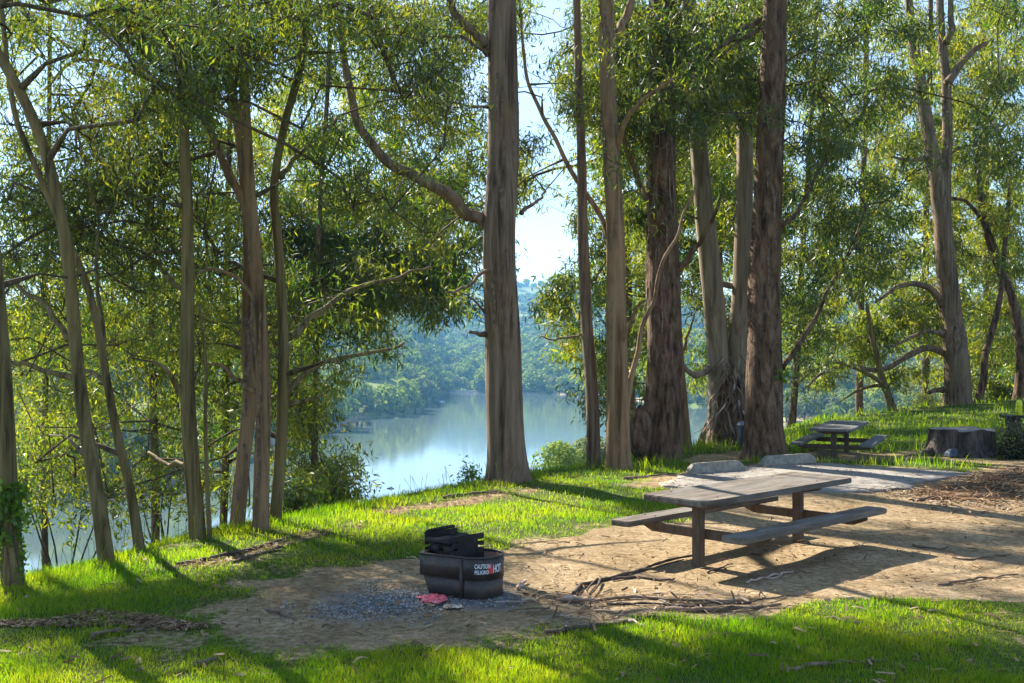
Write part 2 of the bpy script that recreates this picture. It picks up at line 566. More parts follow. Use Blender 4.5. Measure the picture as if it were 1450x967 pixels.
def gz(x, y):
    x = np.asarray(x, float); y = np.asarray(y, float)
    z = smoothz(x, y)
    ins = inpoly(x, y, brow)
    s = np.where(ins, 0, dpoly(x, y, brow, False))
    z = z - .62 * s * s / (s + 1.6)
    near = np.clip(1 - s / 8, 0, 1)
    z = z + near * (.035 * vn2(x, y, 1.7, 1) + .02 * vn2(x, y, .6, 2)) + np.clip(s / 12, 0, 1) * .5 * vn2(x, y, 5, 3)
    return np.maximum(z, LAKE_Z - 6)


def g1(x, y):
    return float(gz(np.array([x]), np.array([y]))[0])


DIRT = [pw(p) for p in (
    [(300, 880), (330, 858), (375, 830), (430, 808), (560, 796), (640, 790), (700, 775), (780, 757), (870, 742), (960, 735), (1040, 722), (1055, 706), (1000, 700),
     (900, 692), (905, 676), (960, 668), (1100, 655), (1290, 660), (1372, 668), (1400, 648), (1500, 640), (1700, 660), (1900, 800), (1700, 852), (1450, 850), (1300, 853), (1180, 858),
     (1100, 866), (940, 880), (870, 893), (760, 905), (640, 917), (540, 926), (430, 930), (350, 912), (315, 895)],
    [(60, 880), (130, 866), (215, 872), (300, 888), (250, 894), (150, 886), (0, 889), (-100, 891), (-60, 884)],
    [(235, 805), (330, 783), (420, 759), (500, 742), (520, 746), (430, 770), (340, 795), (270, 810)],
    [(520, 722), (600, 712), (690, 700), (760, 690), (770, 697), (700, 708), (620, 722), (560, 730)],
    [(1120, 652), (1130, 640), (1200, 634), (1290, 634), (1340, 638), (1330, 646), (1200, 650)],
    [(960, 652), (1010, 640), (1060, 636), (1075, 646), (1000, 655)],
    [(1390, 862), (1500, 858), (1500, 880), (1420, 880)],
    [(1325, 640), (1345, 632), (1418, 630), (1425, 648), (1335, 653)],
    [(560, 690), (640, 690), (640, 696), (560, 698)],
)]
GRAV = pw([(395, 855), (430, 834), (520, 822), (600, 822), (700, 815), (735, 828), (770, 850), (760, 868), (680, 880), (560, 890), (450, 888), (390, 875)])
PAD = pw([(920, 692), (945, 682), (965, 672), (1090, 657), (1160, 655), (1290, 663), (1345, 667), (1388, 672), (1340, 681), (1290, 686), (1300, 692), (1240, 699), (1150, 701), (1060, 700)])


def fsd(x, y, poly):
    d = dpoly(x, y, poly)
    return np.where(inpoly(x, y, poly), d, -d)


def dirt_at(x, y):
    """1 bare, 0 grass, blending over the ragged edge"""
    e = .32 * vn2(x, y, .9, 5) + .26 * vn2(x, y, .27, 6)
    b = np.zeros(np.shape(x))
    for i, p in enumerate(DIRT):
        k = fsd(x, y, p) + e * (1 if i == 0 else .8)
        b = np.maximum(b, np.clip(.5 + k / .55, 0, 1) * (1 if i in (0, 4, 5) else .72))
    spots = np.clip((vn2(x, y, 1.3, 8) + .6 * vn2(x, y, .4, 9) - .5) * 1.3, 0, .55)
    return np.maximum(b, spots)


def lines(lo, hi, step, far, grow):
    a = list(np.arange(lo, hi, step))
    s = step
    while a[-1] < far[1]:
        s *= grow; a.append(a[-1] + s)
    s = step
    b = []
    q = lo
    while q > far[0]:
        s *= grow; q -= s; b.append(q)
    return np.array(b[::-1] + a)


gx = lines(-6, 9, .11, (-170, 260), 1.06)
gy = lines(6.5, 15, .11, (-160, 190), 1.045)
X, Y = np.meshgrid(gx, gy)
Z = gz(X, Y)
nx, ny = len(gx), len(gy)
ii, jj = np.meshgrid(np.arange(nx - 1), np.arange(ny - 1))
q = (jj * nx + ii).ravel()
me = npmesh('ground', np.stack([X, Y, Z], -1).reshape(-1, 3), [np.stack([q, q + 1, q + nx + 1, q + nx], -1)], True)
da = dirt_at(X, Y)
da = np.maximum(da, np.clip(-(Z + 3) / 8, 0, .55))
me.attributes.new('dirt', 'FLOAT', 'POINT').data.foreach_set('value', da.ravel().astype(np.float32))
ga = np.clip(.12 + (fsd(X, Y, GRAV) + .3 * vn2(X, Y, .6, 12)) / 1.1, 0, .95)
me.attributes.new('gravel', 'FLOAT', 'POINT').data.foreach_set('value', ga.ravel().astype(np.float32))
ground = tag(link('ground', me, M['ground']), kind='structure')

# paved pad behind the picnic table: a thin slab following the ground
bx = np.arange(1, 12, .12); by = np.arange(15, 22.5, .12)
X, Y = np.meshgrid(bx, by)
ins = fsd(X, Y, PAD) + .05 * vn2(X, Y, .6, 21) > 0
Zp = gz(X, Y) + .03
nx = len(bx)
idx = (np.arange(len(by) - 1)[:, None] * nx + np.arange(nx - 1)[None]).ravel()
ok = (ins[:-1, :-1] & ins[1:, :-1] & ins[:-1, 1:] & ins[1:, 1:]).ravel()
q = idx[ok]
pad = npmesh('paved_pad', np.stack([X, Y, Zp], -1).reshape(-1, 3), [np.stack([q, q + 1, q + nx + 1, q + nx], -1)], True)
pad_o = tag(link('pavement', pad, M['concrete']), kind='structure')
sol = pad_o.modifiers.new('thick', 'SOLIDIFY'); sol.thickness = .06; sol.offset = -1

# ------------------------------------------------------------------ lake and far hills
lake = npmesh('lake', [(-2500, -50, LAKE_Z), (2500, -50, LAKE_Z), (2500, 2600, LAKE_Z), (-2500, 2600, LAKE_Z)], [[(0, 1, 2, 3)]])
tag(link('lake', lake, M['water']), kind='structure')
SH = np.array([(-3000, 690), (-1500, 690), (-400, 720), (0, 704), (100, 697), (230, 688), (330, 650), (400, 625), (480, 604), (505, 592), (540, 591), (585, 584), (604, 571), (616, 558), (640, 556), (690, 556),
               (760, 558), (850, 560), (940, 572), (1000, 577), (1060, 585), (1110, 601), (1180, 602), (1250, 599), (1330, 592), (1450, 590), (2500, 610), (4500, 630)], float)
SHD = FPX * (HC - LAKE_Z) / (SH[:, 1] - Y0)


def hill_h(px, d):
    ds = np.interp(px, SH[:, 0], SHD)
    x = (px - CX) / FPX * d
    s = d - ds + 3 * vn2(x, d, 23, 31)
    far = np.clip((ds - 300) / 300, 0, 1)
    sp_ = np.clip(s, 0, 1100)
    rise = (1 - far) * (.15 * np.minimum(sp_, 200) + .045 * np.maximum(sp_ - 200, 0)) + far * .115 * sp_
    rise = rise * (1 + .30 * vn2(x, d, 330, 32)) + 10 * vn2(x, d, 150, 33) * np.clip(s / 120, 0, 1) + 3 * vn2(x, d, 45, 34) * np.clip(s / 40, 0, 1)
    land = LAKE_Z + np.clip(s, 0, 2.5) * .5 + np.maximum(rise, 0) * np.clip(s / 10, 0, 1)
    return np.where(s > 0, land, LAKE_Z + np.maximum(s * .3, -4)), s


pxs = np.concatenate([np.arange(-3000, -200, 60), np.arange(-200, 1650, 7), np.arange(1650, 4500, 60)])
ss = np.concatenate([[-16, -8, -3, 0, 1.5, 3, 6, 10, 16], 16 + np.cumsum(6 * 1.045 ** np.arange(56))])
P_, S_ = np.meshgrid(pxs, ss)
D_ = np.interp(P_, SH[:, 0], SHD) + S_
H_, s_ = hill_h(P_, D_)
nx = len(pxs)
q = (np.arange(len(ss) - 1)[:, None] * nx + np.arange(nx - 1)[None]).ravel()
me = npmesh('hills', np.stack([(P_ - CX) / FPX * D_, D_, H_], -1).reshape(-1, 3), [np.stack([q, q + 1, q + nx + 1, q + nx], -1)], True)
bankw = np.clip(np.clip(1.6 - s_ / 2.5, 0, 1) * np.clip(.3 + 1.6 * vn2(P_, S_, 22, 38), 0, 1) + np.clip((P_ - 1085) / 40, 0, 1) * np.clip((34 - s_) / 10, 0, 1) * .8 + np.clip(vn2(P_, S_ * 3, 40, 36) - .55, 0, .5), 0, 1)
me.attributes.new('bank', 'FLOAT', 'POINT').data.foreach_set('value', bankw.ravel().astype(np.float32))
tag(link('hills', me, M['hills']), kind='structure')


def far_tree_mesh(name, seed, n=620, quad=.115, mat=M['far_leaf'], squash=.78):
    """round oak, unit crown radius, standing on a short trunk: clumps of small leaf faces and a trunk with limbs"""
    r = np.random.default_rng(seed)
    nl = 11
    C = r.normal(size=(nl, 3)); C /= np.linalg.norm(C, axis=1)[:, None]
    C *= r.uniform(.35, .62, (nl, 1)); C[:, 2] = C[:, 2] * squash + .72
    C[0] = (0, 0, .85)
    rad = r.uniform(.36, .56, nl); rad[0] = .68
    k = r.integers(0, nl, n)
    v = r.normal(size=(n, 3)); v /= np.linalg.norm(v, axis=1)[:, None]
    v[:, 2] = np.where(v[:, 2] < -.6, -v[:, 2], v[:, 2])
    P = C[k] + v * rad[k, None] * r.uniform(.72, 1.06, (n, 1))
    nrm = v + r.normal(size=(n, 3)) * .28
    nrm /= np.linalg.norm(nrm, axis=1)[:, None]
    a = np.cross(nrm, r.normal(size=(n, 3))); a /= np.linalg.norm(a, axis=1)[:, None]
    b = np.cross(nrm, a)
    sz = quad * r.uniform(.6, 1.35, (n, 1))
    V = np.stack([P - a * sz, P - b * sz * .75, P + a * sz, P + b * sz * .75], 1).reshape(-1, 3)
    F = np.arange(n * 4).reshape(-1, 4)
    mb = MB()
    mb.add(V, F)
    mb.tube([(0, 0, -.3), (.02, 0, .25), (0, .03, .6)], [.09, .07, .05], 5)
    for c in C[1:5]:
        mb.tube([(0, 0, .35), tuple(c * .6 + np.array([0, 0, .15])), tuple(c)], [.05, .035, .015], 4)
    me = npmesh(name, np.vstack(mb.V), [np.vstack(mb.F4), np.vstack(mb.F3)])
    me.materials.append(mat); me.materials.append(M['twig'])
    mi = np.zeros(len(me.polygons), np.int32)
    nf4 = sum(len(f) for f in mb.F4)
    mi[n:] = 1
    me.polygons.foreach_set('material_index', mi)
    return me


oak = [far_tree_mesh('oak', 100 + i) for i in range(4)] + [far_tree_mesh('oak', 110 + i, mat=M['far_leaf_pale']) for i in range(2)]


def scatter_far():
    r = np.random.default_rng(5)
    out = []
    grid = {}

    def tryadd(x, y, z, rad):
        cs = 10.0
        c = (int(x // cs), int(y // cs))
        for a in (-1, 0, 1):
            for b in (-1, 0, 1):
                for (u, v, w) in grid.get((c[0] + a, c[1] + b), ()):
                    if (u - x) ** 2 + (v - y) ** 2 < (.60 * (rad + w)) ** 2:
                        return False
        grid.setdefault(c, []).append((x, y, rad))
        out.append((x, y, z, rad))
        return True

    for (n, lo, hi, smax) in ((16000, -150, 1600, 330), (14000, -150, 1600, 1250), (1500, -1400, -150, 500), (1500, 1600, 3000, 500)):
        px = r.uniform(lo, hi, n)
        s = smax * r.uniform(0, 1, n) ** 1.8
        d = np.interp(px, SH[:, 0], SHD) + s
        z, s2 = hill_h(px, d)
        x = (px - CX) / FPX * d
        clear = vn2(x, d, 95, 41) + .5 * vn2(x, d, 35, 42)
        keep = (clear < .40) & (s2 > 1.2) & (r.uniform(0, 1, n) < np.where((px > 1085) & (s < 60), .35, 1))
        rad = np.clip(r.normal(6.6, 1.8, n), 3, 10) * np.where((px > 1085) & (s < 60), .62, 1)
        for i in np.nonzero(keep)[0]:
            tryadd(x[i], d[i], z[i], rad[i])
    return out


FAR = scatter_far()
fpx = np.array([725 + FPX * t[0] / t[1] for t in FAR])
fd = np.array([t[1] for t in FAR])
frad = np.array([t[3] for t in FAR])
fz = np.array([t[2] for t in FAR])
top = Y0 - FPX * (fz + frad * 1.8 - HC) / fd
seen = (((fpx > 465) & (fpx < 690)) | ((fpx > 738) & (fpx < 860)) | ((fpx > 895) & (fpx < 1010)) | ((fpx > 1100) & (fpx < 1335)) ) & (top > 380)
score = np.where(seen, frad / fd, -1)
single = np.argsort(-score)[:290]
single = single[score[single] > 0]
rr = random.Random(3)
for i in single:
    x, y, z, rad = FAR[i]
    right = fpx[i] > 1085
    me = oak[rr.choice((4, 5, 4, 0))] if right else oak[rr.choice((0, 1, 2, 3, 3, 5))]
    o = link('lakeside_oak', me, None)
    o.location = (x, y, z - .05 * rad)
    o.rotation_euler = (0, 0, rr.uniform(0, 6.28))
    o.scale = (rad, rad, rad * rr.uniform(.85, 1.15))
    if right:
        tag(o, 'hazy pale green oak on the bare far bank right of the big brown trunk', 'oak tree', 'oaks on the bare far bank at right')
    elif fpx[i] < 300:
        tag(o, 'bluish round oak on the near lakeshore glimpsed between the leaning left trunks', 'oak tree', 'oaks glimpsed between the left trunks')
    elif fpx[i] < 616 and fd[i] < 560:
        tag(o, 'round blue green oak on the wooded point jutting into the lake', 'oak tree', 'oaks on the wooded point')
    elif fpx[i] < 700:
        tag(o, 'round bluish oak on the hillside left of the big grey trunk', 'oak tree', 'oaks on the far hillside left of the grey trunk')
    else:
        tag(o, 'round bluish oak on the far shore right of the big grey trunk', 'oak tree', 'oaks on the far shore right of the grey trunk')
rest = np.setdiff1d(np.arange(len(FAR)), single)
hid = bpy.data.objects.new
# the remaining far wood: points that a node group dresses with the same oaks
pts = npmesh('forest', np.array([(FAR[i][0], FAR[i][1], FAR[i][2] - .05 * FAR[i][3]) for i in rest]), [np.zeros((0, 3), np.int32)]) if False else bpy.data.meshes.new('forest')
pts.vertices.add(len(rest))
pts.vertices.foreach_set('co', np.array([(FAR[i][0], FAR[i][1], FAR[i][2] - .05 * FAR[i][3]) for i in rest], np.float32).ravel())
pts.attributes.new('size', 'FLOAT', 'POINT').data.foreach_set('value', frad[rest].astype(np.float32))
pts.attributes.new('turn', 'FLOAT', 'POINT').data.foreach_set('value', rng.uniform(0, 6.28, len(rest)).astype(np.float32))
fo = link('forest', pts, None)
tag(fo, kind='stuff')
gn = bpy.data.node_groups.new('forest_nodes', 'GeometryNodeTree')
gn.interface.new_socket('Geometry', in_out='INPUT', socket_type='NodeSocketGeometry')
gn.interface.new_socket('Geometry', in_out='OUTPUT', socket_type='NodeSocketGeometry')
gi = gn.nodes.new('NodeGroupInput'); go = gn.nodes.new('NodeGroupOutput')
join = gn.nodes.new('GeometryNodeJoinGeometry')
iop = gn.nodes.new('GeometryNodeInstanceOnPoints')
seen_mesh = set()
first_of = []
for i in single:
    pass
for o in COL.objects:
    if o.name.startswith('lakeside_oak') and o.data.name not in seen_mesh and len(first_of) < 5:
        seen_mesh.add(o.data.name); first_of.append(o)
for o in first_of:
    oi = gn.nodes.new('GeometryNodeObjectInfo'); oi.inputs['Object'].default_value = o
    oi.transform_space = 'ORIGINAL'
    oi.inputs['As Instance'].default_value = True
    gn.links.new(oi.outputs['Geometry'], join.inputs[0])
iop.inputs['Pick Instance'].default_value = True
na = gn.nodes.new('GeometryNodeInputNamedAttribute'); na.data_type = 'FLOAT'; na.inputs['Name'].default_value = 'size'
nb = gn.nodes.new('GeometryNodeInputNamedAttribute'); nb.data_type = 'FLOAT'; nb.inputs['Name'].default_value = 'turn'
cx3 = gn.nodes.new('ShaderNodeCombineXYZ')
gn.links.new(nb.outputs[0], cx3.inputs[2])
gn.links.new(gi.outputs[0], iop.inputs['Points'])
gn.links.new(join.outputs[0], iop.inputs['Instance'])
gn.links.new(na.outputs[0], iop.inputs['Scale'])
gn.links.new(cx3.outputs[0], iop.inputs['Rotation'])
gn.links.new(iop.outputs[0], go.inputs[0])
fo.modifiers.new('trees', 'NODES').node_group = gn

# small things out on the water
c = U(655, 556, LAKE_Z)
mb = MB()
t = np.linspace(0, 2 * np.pi, 28, endpoint=False)
for k, (rr_, zz) in enumerate(((1, -.6), (.8, .25), (.45, .8), (.1, 1.0))):
    pass
rings = [np.stack([c[0] + 17 * f * np.cos(t) * (1 + .2 * np.sin(3 * t)), c[1] + 9 * f * np.sin(t), np.full(28, LAKE_Z + z)], -1) for f, z in ((1, -.8), (.85, .5), (.5, 1.5), (.05, 1.9))]
j = np.arange(28); k = (j + 1) % 28
mb.add(np.vstack(rings), np.vstack([np.stack([i * 28 + j, i * 28 + k, (i + 1) * 28 + k, (i + 1) * 28 + j], -1) for i in range(3)]))
tag(mb.build('sandbar', M['sandbar'], smooth=True), kind='structure')

b0 = U(626, 569, LAKE_Z)
boat = thing('small_boat', 'tiny white boat on the water off the end of the wooded point', 'boat', tuple(b0), .25)


def hull(bm):
    prism(bm, [(-1.5, -.5), (.9, -.5), (1.8, 0), (.9, .5), (-1.5, .5)], -.1, .35)


bevelled('hull', M['white_paint'], boat, hull, .12)
bevelled('cabin', M['white_paint'], boat, lambda bm: prism(bm, [(-.7, -.32), (.4, -.28), (.4, .28), (-.7, .32)], .355, .7), .06)

c = U(553, 692, LAKE_Z)
mb = MB()
mb.tube([(-.75, 0, .02), (-.3, .1, .12), (.2, .05, .16), (.7, .1, .05)], [.08, .13, .14, .06], 7)
mb.tube([(.0, .05, .12), (.12, .1, .4), (.22, .05, .52)], [.08, .06, .03], 5)
mb.tube([(-.3, .1, .1), (-.55, .3, .28)], [.06, .03], 5)
tag(mb.build('driftwood', M['stick_dark'], loc=tuple(c)), 'small dark driftwood snag floating alone on the pale lake', 'driftwood')


# ------------------------------------------------------------------ trees
def leaves(P, n, size, rg, droop=1.0, spread=.30, width=.17, aspect_j=.3):
    """n leaves round each spray point P (m,3): long narrow blades hanging from the twigs"""
    m = len(P)
    B = np.repeat(P, n, 0) + rg.normal(size=(m * n, 3)) * spread * np.array([1, 1, .85])
    D = rg.normal(size=(m * n, 3)) * .62
    D[:, 2] -= droop
    D /= np.linalg.norm(D, axis=1)[:, None]
    Ln = size * rg.uniform(.5, 1.4, (m * n, 1))
    A = np.cross(D, rg.normal(size=(m * n, 3)))
    A /= np.linalg.norm(A, axis=1)[:, None] + 1e-9
    N = np.cross(D, A)
    Wd = Ln * width * rg.uniform(1 - aspect_j, 1 + aspect_j, (m * n, 1)) * .5
    mid = B + D * Ln * .42 + N * Ln * .06
    V = np.stack([B, mid - A * Wd, B + D * Ln, mid + A * Wd], 1).reshape(-1, 3)
    return V


def resample(P, step):
    P = np.asarray(P, float)
    # Catmull-Rom through the points, then even spacing
    Q = np.vstack([2 * P[0] - P[1], P, 2 * P[-1] - P[-2]])
    out_ = []
    for i in range(1, len(Q) - 2):
        a, b_, c_, d_ = Q[i - 1:i + 3]
        n = max(2, int(np.linalg.norm(c_ - b_) / step * 2))
        u = np.linspace(0, 1, n, endpoint=False)[:, None]
        out_.append(.5 * ((2 * b_) + (-a + c_) * u + (2 * a - 5 * b_ + 4 * c_ - d_) * u ** 2 + (-a + 3 * b_ - 3 * c_ + d_) * u ** 3))
    S = np.vstack(out_ + [P[-1:]])
    L_ = np.concatenate([[0], np.cumsum(np.linalg.norm(np.diff(S, axis=0), axis=1))])
    n = max(3, int(L_[-1] / step) + 1)
    u = np.linspace(0, L_[-1], n)
    return np.stack([np.interp(u, L_, S[:, k]) for k in range(3)], -1), u / L_[-1]


def trunk_tube(mb, P, r, sides, seed, rough, flare=.0):
    """tapered trunk with flutes, lumps and a root flare"""
    th = np.arange(sides) * 2 * np.pi / sides
    z = P[:, 2] - P[0, 2]
    T = np.gradient(P, axis=0); T /= np.linalg.norm(T, axis=1)[:, None]
    A = np.cross(T, [0, 1.0, 0]); A /= np.linalg.norm(A, axis=1)[:, None]
    Bv = np.cross(T, A)
    ct, st = np.cos(th), np.sin(th)
    Q = np.stack([ct[None, :] * 1.3 + seed * 3.1 + 0 * z[:, None], st[None, :] * 1.3 + 0 * z[:, None], z[:, None] * .45 + 0 * ct[None]], -1)
    lump = vn(Q, seed)
    Q2 = Q * np.array([4.2, 4.2, 1.1])
    fur = vn(Q2, seed + 1)
    Q3 = Q * np.array([9, 9, 4.5])
    fin = vn(Q3, seed + 2)
    fl = 1 + flare * np.exp(-z / .35)[:, None] * (1 + .45 * np.sin(th * 5 + seed)[None]) + flare * .35 * np.exp(-z / 1.4)[:, None]
    rad = r[:, None] * fl * (1 + .07 * lump + rough * .10 * fur + rough * .06 * fin)
    V = P[:, None] + rad[..., None] * (ct[None, :, None] * A[:, None] + st[None, :, None] * Bv[:, None])
    n = len(P)
    i = np.arange(n - 1)[:, None] * sides; j = np.arange(sides)[None]; k = (j + 1) % sides
    F = np.stack([i + j, i + j + sides, i + k + sides, i + k], -1).reshape(-1, 4)
    V = V.reshape(-1, 3)
    V = np.vstack([V, P[-1:]])
    m0 = (n - 1) * sides
    F3 = [(len(V) - 1, m0 + (q + 1) % sides, m0 + q) for q in range(sides)]
    mb.add(V, F, F3)


TREES = []
LIMBS = []


class Tree:
    def __init__(s, name, label, cat, group, d, trunks, bark, rough=.5, flare=.35, top=20.0, leaf='leaf', lean=0.0, weight=1.0, sink=.12, base_z=None, show=0, depth_spread=1.6, lsize=None):
        """trunks: list of (pixel path from the base up, width in px at base, width at the top of the path)"""
        s.d, s.leaf, s.weight, s.spread, s.seed = d, leaf, weight, depth_spread, 20 + len(TREES) * 7
        s.lsize = min(.30, max(.095, .0079 * d))
        s.guard = [(np.array(sorted((q_[1], q_[0]) for q_ in path)), w0) for path, w0, w1 in trunks] if show is not None else []
        s.show = show
        s.nodes, s.parent, s.rad0 = [], [], []
        s.clumps = []
        s.bark = bark
        s.top = top
        p0 = W(*trunks[0][0][0], d)
        z = g1(p0[0], p0[1]) if base_z is None else base_z
        s.base = np.array([p0[0], p0[1], z])
        s.e = thing(name, label, cat, tuple(s.base), 0, group)
        s.chains = []
        s.paths = []
        wf = .72 if (show is not None and d < 15) else .86
        for (path, w0, w1) in trunks:
            w0, w1 = w0 * wf, w1 * wf
            P = [W(px, py, d) for px, py in path]
            if P[0][2] > z - sink and path is trunks[0][0]:
                P = [np.array([P[0][0], P[0][1], z - sink])] + P[1:] if abs(P[0][2] - z) < .6 else [np.array([P[0][0], P[0][1], z - sink])] + P
            w_top = w1
            if P[-1][2] < top and path[-1][1] < 0:
                dr = P[-1] - P[-2]; dr = dr / np.linalg.norm(dr)
                dr = dr * .7 + np.array([0, 0, .5]); dr /= np.linalg.norm(dr)
                ext = (top - P[-1][2]) / dr[2]
                P += [P[-1] + dr * ext * .5, P[-1] + dr * ext]
                tail = True
            else:
                tail = False
            Q, u = resample(P, .11 if w0 > 25 else .2)
            wv = np.interp(Q[:, 2], [Q[0, 2], W(725, max(path[-1][1], -60), d)[2], max(top, Q[-1, 2])], [w0, w1, w1 * .3 if tail else w1])
            r = wv * d / FPX / 2
            sd = 9
            Qs = Q.copy()
            Qs[:, 0] += .25 * r * vn(np.stack([Q[:, 2] * .5, Q[:, 2] * 0, Q[:, 2] * 0 + s.seed], -1), 3)
            Qs[:, 1] += .6 * r * vn(np.stack([Q[:, 2] * .5, Q[:, 2] * 0 + 5, Q[:, 2] * 0 + s.seed], -1), 4)
            mb = MB()
            trunk_tube(mb, Qs - s.base, r, 26 if w0 > 25 else 14, s.seed, rough, flare)
            mb.build('trunk', M[bark], s.e, smooth=True)
            s.paths.append((Qs, r))
            step = max(1, int(.35 / max(.05, np.linalg.norm(Qs[1] - Qs[0]))))
            prev = -1
            for k in range(0, len(Qs), step):
                if Qs[k][2] > z + 1.0:
                    s.nodes.append(Qs[k]); s.parent.append(prev); s.rad0.append(r[k]); prev = len(s.nodes) - 1
        s.ntrunk = len(s.nodes)
        TREES.append(s)

    def limb(s, path, w0, w1, dd=0.0, part='limb', leafy=True):
        """a limb the photo shows, from where it leaves the trunk"""
        n = len(path)
        P = [W(px, py, s.d + dd * i / max(1, n - 1)) for i, (px, py) in enumerate(path)]
        if w0 >= 8 and s.d > 16:
            LIMBS.append((np.array(path, float), w0, s.d + dd))
        Q, u = resample(P, .12)
        Q[1:-1] += np.stack([vn(np.stack([u[1:-1] * 9, u[1:-1] * 0 + k * 5, u[1:-1] * 0 + path[0][1]], -1), 8) for k in range(3)], -1) * .035
        r = np.interp(u, [0, .04, 1], [w0 * 1.25, w0, w1]) * s.d / FPX / 2
        mb = MB()
        mb.tube(Q - s.base, r, 10)
        mb.build(part, M[s.bark], s.e, smooth=True)
        if leafy:
            j0 = int(np.argmin([np.linalg.norm(np.array(s.nodes[i]) - Q[0]) for i in range(len(s.nodes))]))
            prev = j0
            for k in range(2, len(Q), 3):
                s.nodes.append(Q[k]); s.parent.append(prev); s.rad0.append(r[k]); prev = len(s.nodes) - 1
            s.ntrunk = len(s.nodes)

    def grow(s):
        """join every leaf clump to the nearest limb, then hang sprays of leaves on twigs"""
        rg = np.random.default_rng(s.seed)
        nodes = [np.array(p) for p in s.nodes]
        par = list(s.parent)
        n0 = len(nodes)
        mb = MB()
        LV = []
        cl = sorted(s.clumps, key=lambda c: min(np.linalg.norm((np.array(nodes[:n0]) - c[0])[:, :], axis=1)))
        chains = []
        ends = []
        for (c, rad, nsp) in cl:
            A = np.array(nodes)
            dv = c - A
            dist = np.linalg.norm(dv, axis=1)
            cost = dist ** 1.35 + np.maximum(0, A[:, 2] - c[2] + .1 * dist) * .3
            cost[n0:] *= 1.02
            j = int(np.argmin(cost))
            a = A[j]
            D = np.linalg.norm(c - a)
            ns = int(np.clip(D / .45, 2, 10))
            u = np.linspace(0, 1, ns + 1)[1:]
            hor = (c - a) * np.array([1, 1, 0])
            bow = rg.normal(size=3) * .10 * D
            pts_ = [a + (c - a) * t_ + bow * math.sin(math.pi * t_) + np.array([0, 0, .10 * D]) * math.sin(math.pi * t_) + rg.normal(size=3) * .03 * min(1, D) for t_ in u]
            chain = [j]
            for p in pts_:
                nodes.append(p); par.append(chain[-1]); chain.append(len(nodes) - 1)
            chains.append(chain)
            ends.append((chain[-1], c, rad, nsp))
        load = np.zeros(len(nodes))
        for (e, *_r) in ends:
            k = e
            while k >= 0:
                load[k] += 1
                k = par[k]
        A = np.array(nodes)
        for ch in chains:
            P = A[ch]
            r = .0056 * np.maximum(load[ch], 1) ** .40 + .003
            if ch[0] < n0:
                r[0] = min(r[0] * 1.4, s.rad0[ch[0]] * .9); r = np.minimum(r, s.rad0[ch[0]] * .8)
            else:
                r[0] = r[1]
            mb.tube(P - s.base, r, 6 if load[ch[1]] > 3 else 4, cap=False)
        for (e, c, rad, nsp) in ends:
            v = rg.normal(size=(nsp, 3)); v /= np.linalg.norm(v, axis=1)[:, None]
            S = c + v * rad * rg.uniform(.25, 1.0, (nsp, 1)) * np.array([1, 1, .8])
            for p in S[::2]:
                m_ = (c + p) / 2 + rg.normal(size=3) * .08 + np.array([0, 0, .08])
                mb.tube(np.array([c, m_, p]) - s.base, [.007, .005, .003], 3, cap=False)
            LV.append(leaves(S, 20, s.lsize, rg, .75, .09 + .075 * rad))
        if mb.n:
            tag(mb.build('branchwork', M['twig'], s.e, smooth=True), kind='stuff')
        if LV:
            V = np.vstack(LV) - s.base
            tag(link('crown', npmesh('crown', V, [np.arange(len(V)).reshape(-1, 4)]), M[s.leaf], s.e), kind='stuff')
            return len(V) // 4
        return 0


GA = 'gum trees along the brow above the lake'
T1 = Tree('gum_tree', 'olive trunk cut by the left edge of the photo, with ivy climbing it', 'tree', GA, 9.95, [([(18, 832), (12, 700), (5, 520), (-14, 330), (-40, 120), (-60, -40)], 40, 27)], 'bark_olive', .5, .15, 15)
T2 = Tree('gum_tree', 'leaning olive grey trunk, second from the left edge, tilting to the left', 'tree', GA, 11.0, [([(156, 802), (138, 700), (118, 600), (105, 500), (98, 400), (84, 300), (55, 190), (10, 95), (-40, 20), (-90, -60)], 29, 18)], 'bark_olive', .4, .12, 12, leaf='leaf_yellow')
T3 = Tree('gum_tree', 'slim leaning trunk just right of the leaning olive grey one', 'tree', GA, 11.7, [([(200, 788), (186, 700), (166, 610), (148, 510), (130, 420), (105, 355), (75, 290), (45, 220), (20, 150), (0, -30)], 19, 8)], 'bark_olive', .4, .15, 11, show=420, leaf='leaf_yellow')
T4 = Tree('gum_tree', 'straight brown trunk with a thin red stem close against its right side', 'tree', GA, 12.3, [([(277, 772), (270, 650), (267, 520), (267, 400), (266, 300), (262, 220), (258, 100), (250, -30)], 34, 15), ([(296, 768), (293, 690), (291, 600), (292, 520), (283, 430)], 10, 5)], 'bark_olive', .5, .05, 13, show=220)
T5 = Tree('gum_tree', 'pale brown trunk standing behind, left of the two close red brown trunks', 'tree', GA, 13.4, [([(336, 758), (345, 660), (356, 560), (352, 480), (352, 330), (338, 190), (312, 60), (296, -40)], 30, 15)], 'bark_tan', .6, .05, 15, show=480)
T6 = Tree('gum_tree', 'red brown trunk with a long limb arching up to the upper left', 'tree', GA, 13.0, [([(371, 750), (371, 640), (372, 560), (368, 450), (362, 340), (352, 220), (343, 80), (338, -40)], 31, 17)], 'bark_tan', .6, .05, 15, show=200)
T7 = Tree('gum_tree', 'smooth olive trunk with a kink, rightmost of the left hand clump', 'tree', GA, 13.6, [([(388, 743), (398, 640), (403, 540), (402, 450), (395, 345), (389, 265), (402, 180), (424, 95), (440, -30)], 24, 14)], 'bark_olive', .4, .05, 14, show=100)
T8 = Tree('gum_tree', 'big straight grey trunk in the middle, with a bare limb curving left', 'tree', GA, 17.8, [([(716, 686), (713, 620), (712, 500), (711, 380), (711, 250), (710, 120), (708, -40)], 60, 47)], 'bark_grey', .45, .30, 24)
